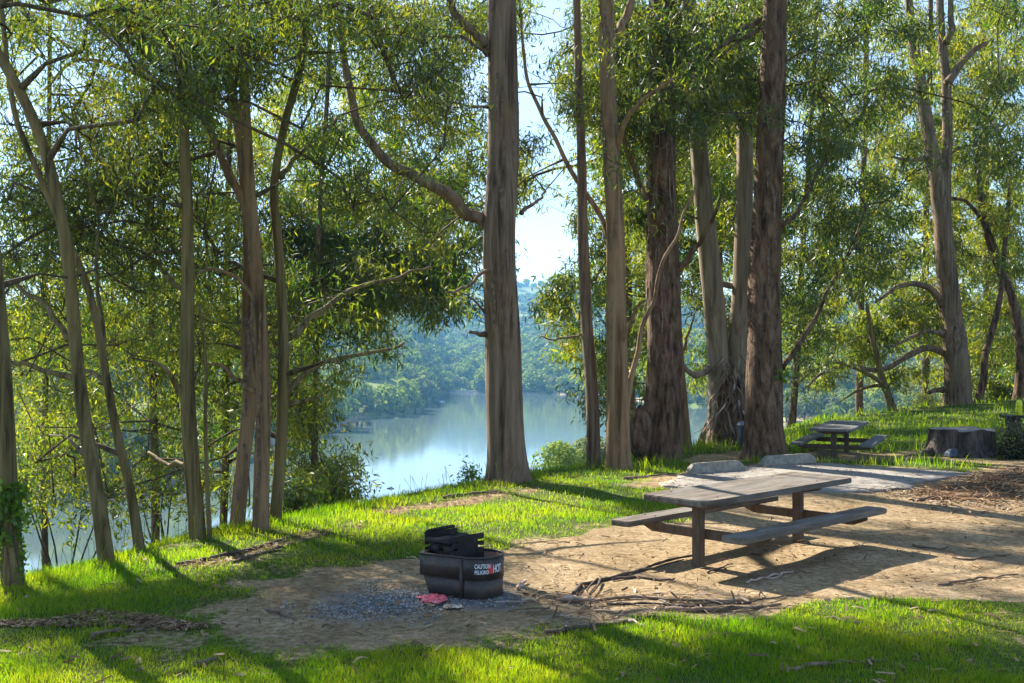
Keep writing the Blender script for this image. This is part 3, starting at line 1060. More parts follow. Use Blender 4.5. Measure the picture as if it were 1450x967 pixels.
T9 = Tree('gum_tree', 'slender grey trunk right of the big middle trunk, leaning slightly right at the foot', 'tree', GA, 20.4, [([(844, 660), (840, 560), (831, 450), (826, 350), (823, 280), (820, 150), (816, -30)], 23, 12)], 'bark_grey', .4, .15, 16, show=290)
T10 = Tree('gum_tree', 'tall tan trunk lit orange on one side, forking near the top', 'tree', GA, 20.0, [([(880, 664), (875, 560), (872, 450), (870, 330), (864, 200), (858, 90), (856, -40)], 37, 23)], 'bark_tan', .5, .2, 22)
T11 = Tree('gum_tree', 'thick dark rough barked trunk with a burl at its foot', 'tree', GA, 22.0, [([(936, 650), (937, 560), (939, 450), (940, 330), (938, 200), (938, 80), (940, -40)], 61, 40)], 'bark_rough', 1.1, .22, 22, weight=1.6, show=350)
T12 = Tree('gum_tree', 'thin tan pole trunk just right of the thick rough one', 'tree', GA, 24.0, [([(974, 641), (968, 570), (963, 500), (959, 420), (957, 300)], 14, 7)], 'bark_tan', .4, .15, 12, show=430)
T13 = Tree('gum_tree', 'twin pale trunks on one shaggy base, behind the big brown trunk', 'tree', GA, 26.0, [([(1022, 628), (1019, 560), (1013, 470), (1004, 380), (996, 300), (988, 200), (980, 90), (975, -30)], 40, 22), ([(1046, 628), (1045, 560), (1045, 470), (1050, 370), (1053, 260), (1054, 150), (1056, -30)], 34, 22)], 'bark_pale', .5, .30, 23, show=215)
T14 = Tree('gum_tree', 'big dark brown trunk beside the concrete wheel stops', 'tree', GA, 21.9, [([(1083, 652), (1082, 560), (1082, 450), (1085, 330), (1089, 200), (1092, 80), (1093, -40)], 58, 36)], 'bark_rough', .8, .3, 24)
T15 = Tree('gum_tree', 'massive forked trunk on the grassy mound at right, with low arching limbs', 'tree', GA, 43.0, [([(1354, 580), (1351, 480), (1343, 400), (1335, 330), (1325, 250), (1312, 180), (1300, 110), (1292, 60), (1288, 10), (1285, -40)], 42, 10)], 'bark_grey', .8, .25, 22, depth_spread=3.5, show=250, leaf='leaf_yellow')
T16 = Tree('gum_tree', 'thin curving trunk against the right side of the massive forked one', 'tree', GA, 43.6, [([(1383, 577), (1393, 540), (1396, 500), (1404, 470), (1415, 420), (1422, 350), (1430, 250)], 12, 6)], 'bark_rough', .6, .2, 14, depth_spread=3, show=430, leaf='leaf_yellow')
T17 = Tree('gum_tree', 'brown trunk at the right edge of the photo on the grassy mound', 'tree', GA, 44.0, [([(1442, 570), (1446, 500), (1437, 440), (1424, 395), (1405, 350), (1390, 290), (1380, 200)], 19, 8)], 'bark_rough', .6, .2, 16, depth_spread=3, show=430, leaf='leaf_yellow')
T18 = Tree('gum_tree', 'small leaning tree below the massive trunk, its bare limb arching left', 'tree', GA, 42.0, [([(1267, 590), (1258, 558), (1250, 535), (1242, 500), (1234, 470), (1228, 430)], 14, 6)], 'bark_olive', .5, .2, 10, depth_spread=2.5, show=480)

T6.limb([(362, 345), (332, 262), (300, 190), (262, 138), (205, 108), (160, 90), (128, 82), (95, 92), (62, 128)], 13, 4, 1.5)
T6.limb([(362, 430), (335, 395), (310, 380), (285, 385), (272, 400)], 7, 3, -.4)
T6.limb([(370, 560), (345, 540), (315, 520), (285, 512)], 8, 4, .8)
T4.limb([(266, 560), (250, 540), (235, 525), (215, 512)], 10, 5, -.3)
T4.limb([(266, 415), (240, 392), (222, 375), (200, 352)], 8, 3, .8)
T4.limb([(268, 655), (245, 658), (225, 650), (210, 640)], 9, 4, .5)
T2.limb([(112, 540), (80, 530), (45, 518), (20, 515), (-20, 500)], 10, 4, .6)
T2.limb([(96, 480), (80, 455), (55, 425), (20, 398), (-20, 370)], 9, 5, .9)
T3.limb([(150, 540), (135, 530), (122, 525)], 8, 5, .5)
T3.limb([(146, 500), (143, 440), (140, 380), (136, 320), (118, 220), (105, 160)], 6, 3, .8)
T7.limb([(403, 480), (425, 462), (455, 440), (485, 415), (520, 402), (565, 392), (610, 378)], 11, 4, 2.5)
T7.limb([(403, 560), (425, 535), (450, 515), (480, 505), (515, 502), (548, 494), (572, 485)], 9, 4, 1.2)
T7.limb([(404, 575), (425, 568), (450, 560), (468, 552)], 7, 2, .4)
T7.limb([(398, 250), (420, 225), (440, 200), (465, 178), (490, 160)], 9, 4, 2)
T8.limb([(692, 318), (676, 309), (655, 303), (638, 280), (612, 266), (580, 248), (555, 234), (530, 206), (508, 178), (496, 140), (490, 95), (484, 40), (480, -20)], 18, 7, -1.6)
T8.limb([(690, 62), (672, 46), (655, 34), (644, 18), (636, -15)], 15, 9, -1.0)
T8.limb([(690, 78), (668, 62), (645, 50), (622, 54), (600, 50)], 6, 3, -1.2)
T8.limb([(689, 473), (676, 472), (664, 470)], 8, 4, -.3, 'limb_stub', False)
T8.limb([(711, 370), (692, 384), (670, 398), (652, 409), (632, 414)], 6, 3, -1.2, 'dead_branch', False)
T8.limb([(690, 446), (678, 430), (664, 418), (650, 414)], 4, 2, -.9, 'dead_branch', False)
T8.limb([(738, 302), (752, 292), (764, 282), (772, 270)], 6, 3, .8)
T8.limb([(690, 152), (660, 150), (625, 145), (600, 150)], 4, 2, -1.0)
T10.limb([(867, 345), (848, 305), (828, 270), (806, 238), (786, 200), (764, 159), (748, 110), (740, 60), (735, -10)], 7.9, 4, 1.6)
T10.limb([(862, 60), (876, 45), (890, 10), (902, -40)], 15, 9, .6)
T10.limb([(872, 215), (882, 180), (902, 152), (925, 132), (952, 112)], 9, 4, -1.2)
T10.limb([(886, 585), (893, 530), (902, 495), (909, 455), (926, 420), (937, 370), (958, 335), (966, 300), (985, 262)], 9, 3, .5)
T10.limb([(880, 500), (888, 470), (900, 440), (915, 425)], 7, 3, -.8)
T9.limb([(836, 470), (800, 478), (780, 482), (765, 475)], 4, 2, .4)
T9.limb([(833, 405), (850, 385), (866, 355)], 4, 2, .4)
T11.limb([(958, 390), (985, 350), (1005, 320), (1020, 280)], 9, 4, -1)
T11.limb([(925, 300), (905, 260), (890, 220), (880, 160)], 10, 5, -.8)
T12.limb([(964, 505), (975, 470), (985, 440)], 5, 2, .4)
T13.limb([(1002, 522), (990, 530), (976, 528), (964, 513), (955, 500)], 10, 5, -.8)
T13.limb([(1008, 405), (1024, 402), (1042, 405)], 10, 9, 0)
T14.limb([(1107, 522), (1122, 498), (1142, 468), (1165, 430), (1190, 382), (1212, 335), (1225, 290)], 8, 4, 1.0)
T14.limb([(1074, 28), (1045, 48), (1022, 66), (1006, 78)], 8, 4, -1)
T14.limb([(1074, 40), (1048, 58), (1026, 74)], 6, 3, -.6)
T14.limb([(1106, 320), (1128, 300), (1145, 270), (1160, 240), (1175, 220)], 7, 3, 1.5)
T15.limb([(1338, 500), (1312, 493), (1285, 505), (1260, 520), (1235, 524), (1200, 518), (1168, 528), (1140, 548)], 10, 3, -1.5)
T15.limb([(1336, 432), (1314, 407), (1288, 402), (1262, 412), (1240, 428)], 11, 4, -1.5)
T15.limb([(1336, 475), (1314, 468), (1290, 478), (1262, 490)], 7, 3, -2.5)
T15.limb([(1330, 232), (1312, 224), (1288, 226), (1262, 222)], 8, 3, -1.5)
T15.limb([(1340, 360), (1338, 260), (1342, 180), (1340, 120), (1334, 60), (1330, -20)], 18, 10, .5)
T15.limb([(1342, 118), (1360, 92), (1382, 70), (1406, 56)], 12, 6, .4)
T15.limb([(1340, 60), (1348, 40), (1345, 10), (1350, -30)], 10, 6, .4)
T15.limb([(1334, 552), (1325, 552), (1316, 556)], 8, 5, -.5, 'limb_stub', False)
T17.limb([(1420, 390), (1400, 330), (1375, 290), (1350, 280)], 9, 4, -1)
T18.limb([(1256, 548), (1238, 535), (1212, 522), (1182, 514), (1156, 522), (1132, 542)], 7, 2, -1)
T18.limb([(1254, 545), (1232, 548), (1210, 555), (1188, 570)], 6, 2, .6)

# burl at the foot of the rough trunk, shaggy bark on the twin trunk's base
mb = MB()
c = W(908, 618, 21.7)
t = np.linspace(0, np.pi, 12)
P = np.array([c + np.array([0, 0, -.5 + 1.15 * u]) for u in np.linspace(0, 1, 12)])
trunk_tube(mb, P - T11.base, .06 + .20 * np.sin(t) ** .8, 16, 77, 1.6, 0)
mb.build('burl', M['bark_rough'], T11.e, smooth=True)
mb = MB()
c0, c1 = W(1034, 632, 26), W(1036, 530, 26)
P, u = resample([c0 - np.array([0, 0, .2]), (c0 + c1) / 2, c1], .1)
trunk_tube(mb, P - T13.base, np.interp(u, [0, .5, .8, 1], [.66, .5, .42, .15]), 26, 91, 1.5, .15)
mb.build('shaggy_base', M['bark_rough'], T13.e, smooth=True)
rg = np.random.default_rng(9)
mb = MB()
for _ in range(150):
    zz = rg.uniform(.1, 2.3); a = rg.uniform(np.pi, 2 * np.pi)
    p = (c0 * (1 - zz / 2.3) + c1 * zz / 2.3); rr_ = .62 - .12 * zz
    p = np.array([p[0] + rr_ * math.cos(a), p[1] + rr_ * math.sin(a), c0[2] + zz])
    dr = np.array([math.cos(a) * .18 + rg.normal() * .12, math.sin(a) * .12, -rg.uniform(.15, .5)])
    w = np.array([-math.sin(a), math.cos(a), 0]) * rg.uniform(.012, .03)
    V = np.array([p - w, p + w, p + dr * .5 + w + np.array([0, -.05, 0]), p + dr * .5 - w + np.array([0, -.05, 0]), p + dr + w * .4, p + dr - w * .4]) - T13.base
    mb.add(V, [(0, 1, 2, 3), (3, 2, 4, 5)])
tag(mb.build('peeling_bark', M['litter'], T13.e), kind='stuff')
# loose bark ribbons on the tall trunks
for T_, n, zlo, zhi in ((T8, 26, 2, 9.5), (T14, 20, 3, 9), (T10, 22, 2, 10), (T11, 40, .5, 8), (T5, 16, .5, 5), (T6, 14, .5, 5)):
    mb = MB()
    Q, r = T_.paths[0]
    for _ in range(n):
        zz = rg.uniform(zlo, zhi) + T_.base[2]
        k = int(np.argmin(abs(Q[:, 2] - zz)))
        a = rg.uniform(np.pi * .95, np.pi * 2.05)
        nrm = np.array([math.cos(a), math.sin(a), 0]); tg = np.array([-math.sin(a), math.cos(a), 0])
        p = Q[k] + nrm * r[k] * 1.02
        ln = rg.uniform(.3, 1.0); w = tg * rg.uniform(.012, .03)
        bend = nrm * rg.uniform(.02, .12)
        V = []
        for f in (0, .35, .7, 1):
            qq = p + np.array([0, 0, -ln * f]) + bend * f * f + tg * rg.normal() * .012
            V += [qq - w * (1 - .5 * f), qq + w * (1 - .5 * f)]
        mb.add(np.array(V) - T_.base, [(0, 1, 3, 2), (2, 3, 5, 4), (4, 5, 7, 6)])
    tag(mb.build('peeling_bark', M['stick'], T_.e), kind='stuff')
# bright tuft on the side of the big brown trunk
V = leaves(W(1108, 530, 21.6)[None] - T14.base, 60, .12, rg, .3, .10, .5)
link('leaf_tuft', npmesh('leaf_tuft', V, [np.arange(len(V)).reshape(-1, 4)]), M['leaf_bright'], T14.e)

# trees further down the slope, all but S0 seen through those on the brow
GB = 'trees on the slope below the brow'
slope_labels = {}


def slope_tree(px, d, w, top_, leaf='leaf', lean=0, label='', weight=1.0, spread=2.2, bark='bark_rough'):
    x = (px - CX) / FPX * d
    zb = g1(x, d)
    yb = Y0 - FPX * (zb - HC) / d
    path = [(px, yb), (px + lean * .3, yb - (yb - 300) * .35), (px + lean * .6, 330), (px + lean, 150), (px + lean * 1.3, -30)]
    return Tree('slope_tree', label, 'tree', GB, d, [(path, w, w * .5)], bark, .6, .2, top_, leaf, weight=weight, base_z=zb, show=None, depth_spread=spread)


S0 = slope_tree(-190, 18.5, 20, 18, 'leaf', 5, 'tree standing outside the left edge of the photo', .5)  # added off frame to hold clumps that shade the lower left ground
S1 = slope_tree(60, 19, 12, 16, 'leaf_yellow', 10, 'yellow green tree on the slope between the two leftmost trunks', 1.3)
S2 = slope_tree(228, 21, 15, 17, 'leaf_yellow', -25, 'thin sunlit tree behind, left of the straight brown trunk', 1.4)
S3 = slope_tree(315, 24, 14, 14, 'leaf', 12, 'shadowed tree on the slope behind the straight brown trunk', 1.2)
S4 = slope_tree(437, 23, 12, 13, 'leaf', 25, 'tree on the slope just right of the kinked olive trunk', 1.2)
S5 = slope_tree(903, 31, 15, 14, 'leaf_yellow', -30, 'yellow leaved tree behind the tan trunk, low over the water', 1.0)
S6 = slope_tree(1012, 36, 16, 16, 'leaf', 10, 'dark leafy tree behind the pale twin trunks', 1.3)
S7 = slope_tree(1120, 40, 12, 18, 'leaf_yellow', 30, 'leafy tree behind, just right of the big brown trunk', 1.2)
S8 = slope_tree(1215, 55, 14, 22, 'leaf_yellow', 10, 'sunlit yellow green tree beyond the far picnic table', 1.5, 3.5)
S9 = slope_tree(1308, 56, 14, 22, 'leaf_yellow', 8, 'tall leafy tree beyond the mound, left of the massive forked trunk', 1.5, 3.5)
S10 = slope_tree(1402, 58, 15, 22, 'leaf_yellow', -8, 'leafy tree beyond the mound, right of the massive forked trunk', 1.5, 3.5)

# how much of each 50 px patch of the photograph is foliage (0..9), top row first
DENS = """
54678887777666642898989996754588 4
41377887776665228979967644788 8
32578866666664118989996766577 8
34678866666664216889996777676 8
45667766666665413789986777777 8
56767666677776412689866777777 8
56767667788875114797657887788 8
67777778899985133586557888788 8
67777888888752133474457778878 8
67777878864310013553346776777 7
56667766631000002432123433455 5
46655666620000001100000000122 2
35432443420000000000000000000 0
13321221441000000000000000000 0
00000000110000000000000000000 0
"""
rows = [r_.replace(' ', '')[:29] for r_ in DENS.strip().splitlines()]
rows[0] = '54678887777665428978999675458'[:29]
TAU = np.zeros((15, 29))
for i, r_ in enumerate(rows):
    for j_, ch in enumerate(r_.ljust(29, '0')):
        TAU[i, j_] = int(ch)
TAU = TAU * .54
TAU[5:9, 8:13] *= 1.35
TAU[10:15, 0:8] *= .7
TAU[0:5, 0:4] *= .8
TAU[0:7, 17:22] *= 1.5
# windows that stay open: the lake, the far hills, patches of sky
OPEN = [[(36, 715), (145, 735), (150, 810), (36, 830)], [(150, 715), (182, 690), (262, 690), (262, 775), (150, 805)], [(300, 690), (330, 640), (346, 745), (300, 760)],
        [(474, 560), (560, 545), (590, 470), (640, 440), (692, 440), (692, 720), (540, 720), (500, 650)],
        [(738, 470), (790, 520), (826, 560), (832, 660), (745, 670)],
        [(640, 95), (690, 80), (690, 140), (660, 150), (645, 200), (640, 160)],
        [(744, 290), (780, 310), (822, 345), (800, 385), (748, 425)],
        [(1110, 560), (1330, 530), (1330, 600), (1110, 620)],
        [(50, 40), (110, 30), (100, 75), (60, 90)]]


def opened(px, py):
    o = np.zeros(np.shape(px), bool)
    for p in OPEN:
        o |= inpoly(px, py, p)
    return o


# ground that lies in sun in the photograph, and ground that lies in shade
SUNNY = [pw(p) for p in (
    [(755, 765), (880, 742), (1060, 712), (1260, 700), (1450, 705), (1460, 735), (1150, 770), (1450, 775), (1460, 845), (950, 872), (760, 860)],
    [(480, 726), (700, 690), (900, 660), (980, 665), (1000, 700), (860, 742), (700, 765), (560, 760), (430, 770)],
    [(0, 838), (300, 772), (480, 726), (470, 765), (250, 825), (0, 870)],
    [(640, 967), (700, 915), (900, 880), (1450, 858), (1450, 900), (1000, 925), (800, 967)],
    [(-20, 910), (250, 935), (330, 967), (-20, 967)],
    [(950, 690), (1090, 660), (1290, 665), (1300, 690)], [(1240, 645), (1400, 645), (1400, 660), (1240, 660)])]
SHADY = [(pw(p), n) for p, n in (
    ([(20, 880), (110, 850), (300, 838), (480, 862), (560, 905), (330, 930), (60, 905)], 46),
    ([(840, 945), (1000, 932), (1450, 908), (1450, 967), (830, 967)], 15),
    ([(420, 775), (520, 762), (640, 775), (600, 800), (430, 800)], 8),
    ([(1150, 592), (1450, 570), (1450, 600), (1170, 622)], 26),
    ([(560, 860), (700, 870), (760, 890), (560, 900)], 5))]
TAN = math.tan(SUN_EL)
SH2 = np.array([math.sin(SUN_AZ), math.cos(SUN_AZ)])


def before_trunk(px, py, rp, d, rad):
    for G, w, dl in LIMBS:
        if d - rad * .5 < dl and dpoly(np.array([px]), np.array([py]), G, False)[0] < w * .5 + rp * .7:
            return True
    for T in TREES:
        if d - rad > T.d + .2:
            continue
        for G, w in T.guard:
            if py + rp < T.show or py - rp > G[-1, 0]:
                continue
            if abs(px - np.interp(py, G[:, 0], G[:, 1])) < w * .5 + rp * .85:
                return True
    return False


def shadow_sunny(c):
    if c[2] <= 0:
        return False
    p = c[:2] - SH2 * (c[2] / TAN)
    x, y = np.array([p[0]]), np.array([p[1]])
    return any(inpoly(x, y, s)[0] for s in SUNNY)


def fill():
    rg = np.random.default_rng(77)
    acc = np.zeros_like(TAU)
    yy, xx = np.mgrid[0:15, 0:29] * 50.0 + 25
    fails = 0
    total = 0
    xs = [(T, T.base[0], T.d) for T in TREES]
    while fails < 900 and total < 4200:
        need = np.maximum(TAU - acc, 0)
        sm = need.sum()
        if sm < 3:
            break
        k = rg.choice(need.size, p=(need / sm).ravel())
        i, j_ = divmod(k, 29)
        px, py = j_ * 50 + rg.uniform(0, 50), i * 50 + rg.uniform(0, 50)
        # trees whose reach covers this direction
        wts, cand = [], []
        for T in TREES:
            r_ = ray(px, py)
            p = np.array([0, 0, HC]) + r_ * (T.d / r_[1])
            Q = T.nodes_arr
            dd = np.min(np.hypot(Q[:, 0] - p[0], (Q[:, 2] - p[2]) * .8))
            wts.append(T.weight * math.exp(-(dd / (1.0 + .03 * T.d)) ** 1.3)); cand.append(T)
        wts = np.array(wts)
        if wts.sum() < 1e-4:
            fails += 1; acc[i, j_] += .05; continue
        okc = None
        for att in range(9):
            T = cand[rg.choice(len(cand), p=wts / wts.sum())]
            d = max(8.5, T.d + ((abs(rg.normal()) * 1.25 - .35) if not (840 < px < 1070 and py < 330) else rg.normal()) * T.spread)
            c = W(px, py, d)
            rad = rg.uniform(.40, .85) * (.72 + .014 * d)
            rp = rad * FPX / d
            gzc = g1(c[0], c[1])
            if c[2] < gzc + .5:
                continue
            dn = np.linalg.norm(T.nodes_arr - c, axis=1)
            nn_ = T.nodes_arr[int(np.argmin(dn))]
            if dn.min() > 1.9 + .03 * d:
                continue
            mpx, mpy = proj((nn_ + c) / 2)
            if opened(mpx, mpy)[0] or before_trunk(mpx[0], mpy[0], 5, (nn_[1] + c[1]) / 2, 0):
                continue
            if rg.uniform() < .96 and before_trunk(px, py, rp, d, rad):
                continue
            if rg.uniform() < .98 and shadow_sunny(c):
                continue
            if rg.uniform() < .85 and any(shadow_sunny(c + o_) for o_ in (np.array([rad, 0, 0]), np.array([-rad, 0, 0]), np.array([0, rad, 0]), np.array([0, -rad, 0]))):
                continue
            okc = (T, c, d, rad); break
        if okc is None:
            fails += .25; acc[i, j_] += .012; continue
        T, c, d = okc[:3]
        nsp = int(rg.integers(8, 15))
        rad = okc[3]; rp = rad * FPX / d
        if opened(np.array([px]), np.array([py]))[0]:
            fails += .1; acc[i, j_] += .02; continue
        T.clumps.append((c, rad, nsp))
        T.nodes_arr = np.vstack([T.nodes_arr, c])
        total += 1
        area = nsp * 20 * (T.lsize ** 2 * .17 * .5 * .62) * (FPX / d) ** 2
        w = np.exp(-((xx - px) ** 2 + (yy - py) ** 2) / (2 * (rp * .6 + 18) ** 2))
        acc += w / w.sum() * area / 2500
    global LOGM
    LOGM = []
    if DEBUG:
        np.savetxt('/tmp/w/acc.txt', np.where(TAU > 0, acc / np.maximum(TAU, .01), -1), fmt='%5.2f')
        open('/tmp/w/log2.txt', 'w').write(f'fails {fails} total {total}')
    # unseen leaf clumps added out of frame to cast shade on the SHADY polygons
    for poly, n in SHADY:
        A = np.array(poly)
        m = 0
        for _ in range(n * 40):
            if m >= n:
                break
            x, y = rg.uniform(*np.percentile(A[:, 0], [0, 100])), rg.uniform(*np.percentile(A[:, 1], [0, 100]))
            if not inpoly(np.array([x]), np.array([y]), poly)[0]:
                continue
            z = rg.uniform(5, 17)
            c = np.array([x + SH2[0] * z / TAN, y + SH2[1] * z / TAN, z])
            px, py = proj(c)
            if py[0] > -25 and -30 < px[0] < 1480:
                continue
            bd, bt = 99, None
            for T in TREES:
                dd = np.min(np.linalg.norm(T.nodes_arr - c, axis=1))
                if dd < bd:
                    bd, bt = dd, T
            if bd > 7.5:
                continue
            bt.clumps.append((c, rg.uniform(.6, 1.0), int(rg.integers(11, 18))))
            bt.nodes_arr = np.vstack([bt.nodes_arr, c])
            m += 1
        LOGM.append((n, m))
    # more crown above the frame, kept off the sunny ground
    for T in TREES:
        Q = np.array(T.nodes)
        hi = Q[proj(Q)[1] < -30]
        if not len(hi):
            continue
        for _ in range(26):
            b_ = hi[rg.integers(len(hi))]
            c = b_ + rg.normal(size=3) * np.array([1.8, 1.8, .9]) + np.array([0, 0, .4])
            px, py = proj(c)
            if py[0] > -20 or shadow_sunny(c) or shadow_sunny(c + np.array([.8, 0, 0])) or shadow_sunny(c - np.array([.8, 0, 0])):
                continue
            T.clumps.append((c, rg.uniform(.6, 1.0), int(rg.integers(8, 13))))
    return total


for T in TREES:
    T.nodes_arr = np.array(T.nodes)
NCL = fill()
NLEAF = 0
for T in TREES:
    n = T.grow()
    NLEAF += n
open('/tmp/w/log.txt', 'w').write(f'clumps {NCL} leaves {NLEAF} {LOGM} ' + str([(T.e['label'][:25], len(T.clumps)) for T in TREES])) if DEBUG else None


# ------------------------------------------------------------------ shrubs
def shrub(name, label, cat, base, h, rad, nst, nspray, leaf, lsize, seed, width=.35, droop=.2, group=None, low=.25, per=14):
    rg = np.random.default_rng(seed)
    base = np.asarray(base, float)
    e = thing(name, label, cat, tuple(base), 0, group)
    mb = MB()
    S = []
    for k in range(nst):
        a = rg.uniform(0, 2 * np.pi); f = rg.uniform(.3, 1)
        tip = np.array([math.cos(a) * rad * f, math.sin(a) * rad * f, h * rg.uniform(.55, 1) * math.sqrt(1.05 - .45 * f * f)])
        mid = tip * np.array([.4, .4, .6]) + rg.normal(size=3) * .05 * h
        P, u = resample([np.array([math.cos(a) * .03, math.sin(a) * .03, -.12]), mid, tip], h / 8)
        mb.tube(P, np.interp(u, [0, 1], [.008 + .006 * min(h, 1.5), .003]), 5, cap=False)
        for _ in range(nspray):
            i = int((low + (1 - low) * rg.uniform()) * (len(P) - 1))
            p = P[i] + rg.normal(size=3) * rad * .28
            p[2] = max(p[2], .05)
            mb.tube([P[i], (P[i] + p) / 2 + np.array([0, 0, .03]), p], [.005, .004, .002], 3, cap=False)
            S.append(p)
    mb.build('stem', M['twig'], e, smooth=True)
    V = leaves(np.array(S), per, lsize, rg, droop, .06 + .08 * rad, width)
    V[:, 2] = np.maximum(V[:, 2], .01)
    link('foliage', npmesh('foliage', V, [np.arange(len(V)).reshape(-1, 4)]), M[leaf], e)
    return e


def on_ground(px, d):
    x = (px - CX) / FPX * d
    return np.array([x, d, g1(x, d)])


def shrub_at(name, label, cat, px, ytop, d, rad, **k):
    b_ = on_ground(px, d)
    h = W(px, ytop, d)[2] - b_[2]
    return shrub(name, label, cat, b_, h, rad, **k)


shrub_at('shrub', 'rounded olive brown shrub on the brow beside the pale water', 'shrub', 472, 652, 17.5, .75, nst=16, nspray=11, leaf='leaf_yellow', lsize=.085, seed=61)
shrub_at('shrub', 'low shrub in the shade at the foot of the red brown trunks', 'shrub', 412, 668, 15.2, .5, nst=10, nspray=8, leaf='leaf', lsize=.09, seed=62)
shrub_at('sapling', 'thin bright green sapling against the water, left of the big grey trunk', 'sapling', 664, 642, 18.6, .2, nst=6, nspray=5, leaf='leaf_bright', lsize=.085, seed=63, per=9, low=.45)
shrub_at('shrub', 'sprawling yellow leaved shrub with arching twigs low at the far left', 'shrub', 92, 545, 13.6, 1.35, nst=6, nspray=15, leaf='leaf_yellow', lsize=.11, seed=64, width=.28, low=.8)
shrub_at('shrub', 'leafy shrub on the slope behind the slim leaning trunk', 'shrub', 232, 600, 14.6, .8, nst=5, nspray=16, leaf='leaf_yellow', lsize=.10, seed=65, width=.26, low=.78)
shrub_at('shrub', 'pale grey green shrub on the mound behind the massive trunk', 'shrub', 1425, 520, 46, 1.6, nst=20, nspray=12, leaf='leaf', lsize=.18, seed=66)
shrub_at('shrub', 'whitish twiggy shrub on the mound left of the massive trunk', 'shrub', 1312, 540, 46, 1.0, nst=16, nspray=8, leaf='far_leaf_pale', lsize=.14, seed=67)
shrub('shrub', 'dark small leaved shrub at the right edge beside the tree stump', 'shrub', on_ground(1440, 22.6), .82, .38, 22, 16, 'leaf_dark', .055, 68, .55, .1)
# trees standing by the water below the brow
for i, (px, yt, d, rad, lb) in enumerate(((797, 616, 92, 2.7, 'round blue green tree by the water, left of the slender grey trunk'), (842, 606, 98, 3.4, 'wide pale round tree by the water behind the slender grey trunk'),
                                          (905, 628, 96, 3.0, 'round tree by the water, half hidden behind the tan trunk'))):
    me = far_tree_mesh('waterside_tree', 200 + i, 2600, .055, M['far_leaf_pale'] if i else M['far_leaf'])
    zt = W(px, yt, d)[2]
    o = link('waterside_tree', me, None)
    o.location = ((px - CX) / FPX * d, d, zt - rad * 1.75)
    o.scale = (rad,) * 3
    o.rotation_euler = (0, 0, i * 2.1)
    tag(o, lb, 'tree', 'trees by the water below the brow')
# ivy on the left trunk
rg = np.random.default_rng(70)
Q, r = T1.paths[0]
P = []
for _ in range(150):
    zz = T1.base[2] + rg.uniform(.0, 1.0) ** .8 * 1.0
    if rg.uniform() < .55:
        zz = T1.base[2] + rg.normal(.80, .13)
    k = int(np.argmin(abs(Q[:, 2] - zz))); a = rg.uniform(np.pi * .9, 2.1 * np.pi)
    rr_ = r[k] * 1.05 + abs(rg.normal()) * (.07 if zz > T1.base[2] + .55 else .02)
    P.append([Q[k][0] + rr_ * math.cos(a), Q[k][1] + rr_ * math.sin(a), zz])
ivy = thing('ivy', 'bright green ivy climbing the trunk at the left edge', 'ivy', tuple(T1.base))
V = leaves(np.array(P), 7, .055, rg, .3, .03, .8) - T1.base
link('ivy_leaves', npmesh('ivy_leaves', V, [np.arange(len(V)).reshape(-1, 4)]), M['leaf_bright'], ivy)
mb = MB()
for s_ in range(4):
    a0 = rg.uniform(np.pi, 2 * np.pi)
    pts_ = []
    for zz in np.linspace(.02, .95, 9):
        k = int(np.argmin(abs(Q[:, 2] - T1.base[2] - zz))); a = a0 + .3 * math.sin(zz * 5 + s_)
        pts_.append([Q[k][0] + r[k] * 1.04 * math.cos(a), Q[k][1] + r[k] * 1.04 * math.sin(a), T1.base[2] + zz])
    mb.tube(np.array(pts_) - T1.base, .007, 5)
mb.build('ivy_stem', M['twig'], ivy)


# ------------------------------------------------------------------ picnic tables
def picnic_table(label, loc, rz, Lt, Wt, bo, bw, d1, d2, th=.062, mat='board', group=None, beam=1.0):
    e = thing('picnic_table', label, 'picnic table', loc, rz, group)

    def slab(x0, x1, y0, y1, z1, t_, corner=.03):
        def f(bm):
            k = corner
            prism(bm, [(x0 + k, y0), (x1 - k, y0), (x1, y0 + k), (x1, y1 - k), (x1 - k, y1), (x0 + k, y1), (x0, y1 - k), (x0, y0 + k)], z1 - t_, z1)
        return f
    bevelled('tabletop', M[mat], e, slab(-Lt / 2, Lt / 2, -Wt / 2, Wt / 2, .76, th, .05), .009)
    for s in (-1, 1):
        y0, y1 = sorted((s * bo, s * (bo - bw)))
        bevelled('bench', M[mat], e, slab(-Lt / 2, Lt / 2, y0, y1, .45, th * .95, .035), .008)
    for x in (-d1, d2):
        bevelled('post', M['post'], e, lambda bm: prism(bm, [(x - .05, -.05), (x + .05, -.05), (x + .05, .05), (x - .05, .05)], -.15, .758 - th), .008)
        # tapered beams carrying the benches and the top, clamped either side of the post
        hb = bo - .02
        for nm, half, zt, hh in (('bench_beam', hb, .449 - th * .95, .10), ('top_beam', Wt / 2 - .08, .757 - th, .075)):
            xx = x + .052 if nm == 'bench_beam' else x - .102
            bevelled(nm, M['post'], e, lambda bm: prism(bm, [(-half, zt - .035), (-half + .16, zt - hh), (half - .16, zt - hh), (half, zt - .035), (half, zt), (-half, zt)], xx, xx + .05, 'x'), .006)
    mb = MB()
    for x in (-d1, d2):
        for yy in (-bo + .06, -bo + bw - .06, bo - bw + .06, bo - .06):
            mb.tube([(x + .08, yy, .449), (x + .08, yy, .456)], .012, 8)
        for yy in (-Wt / 2 + .12, Wt / 2 - .12):
            mb.tube([(x - .08, yy, .759), (x - .08, yy, .7655)], .012, 8)
    tag(mb.build('bolt_heads', M['post'], e), kind='stuff')
    # steel angle joining the posts under the top
    bevelled('rail', M['post'], e, lambda bm: prism(bm, [(-d1 + .06, -.02), (d2 - .115, -.02), (d2 - .115, .02), (-d1 + .06, .02)], .758 - th - .05, .757 - th), .004)
    return e


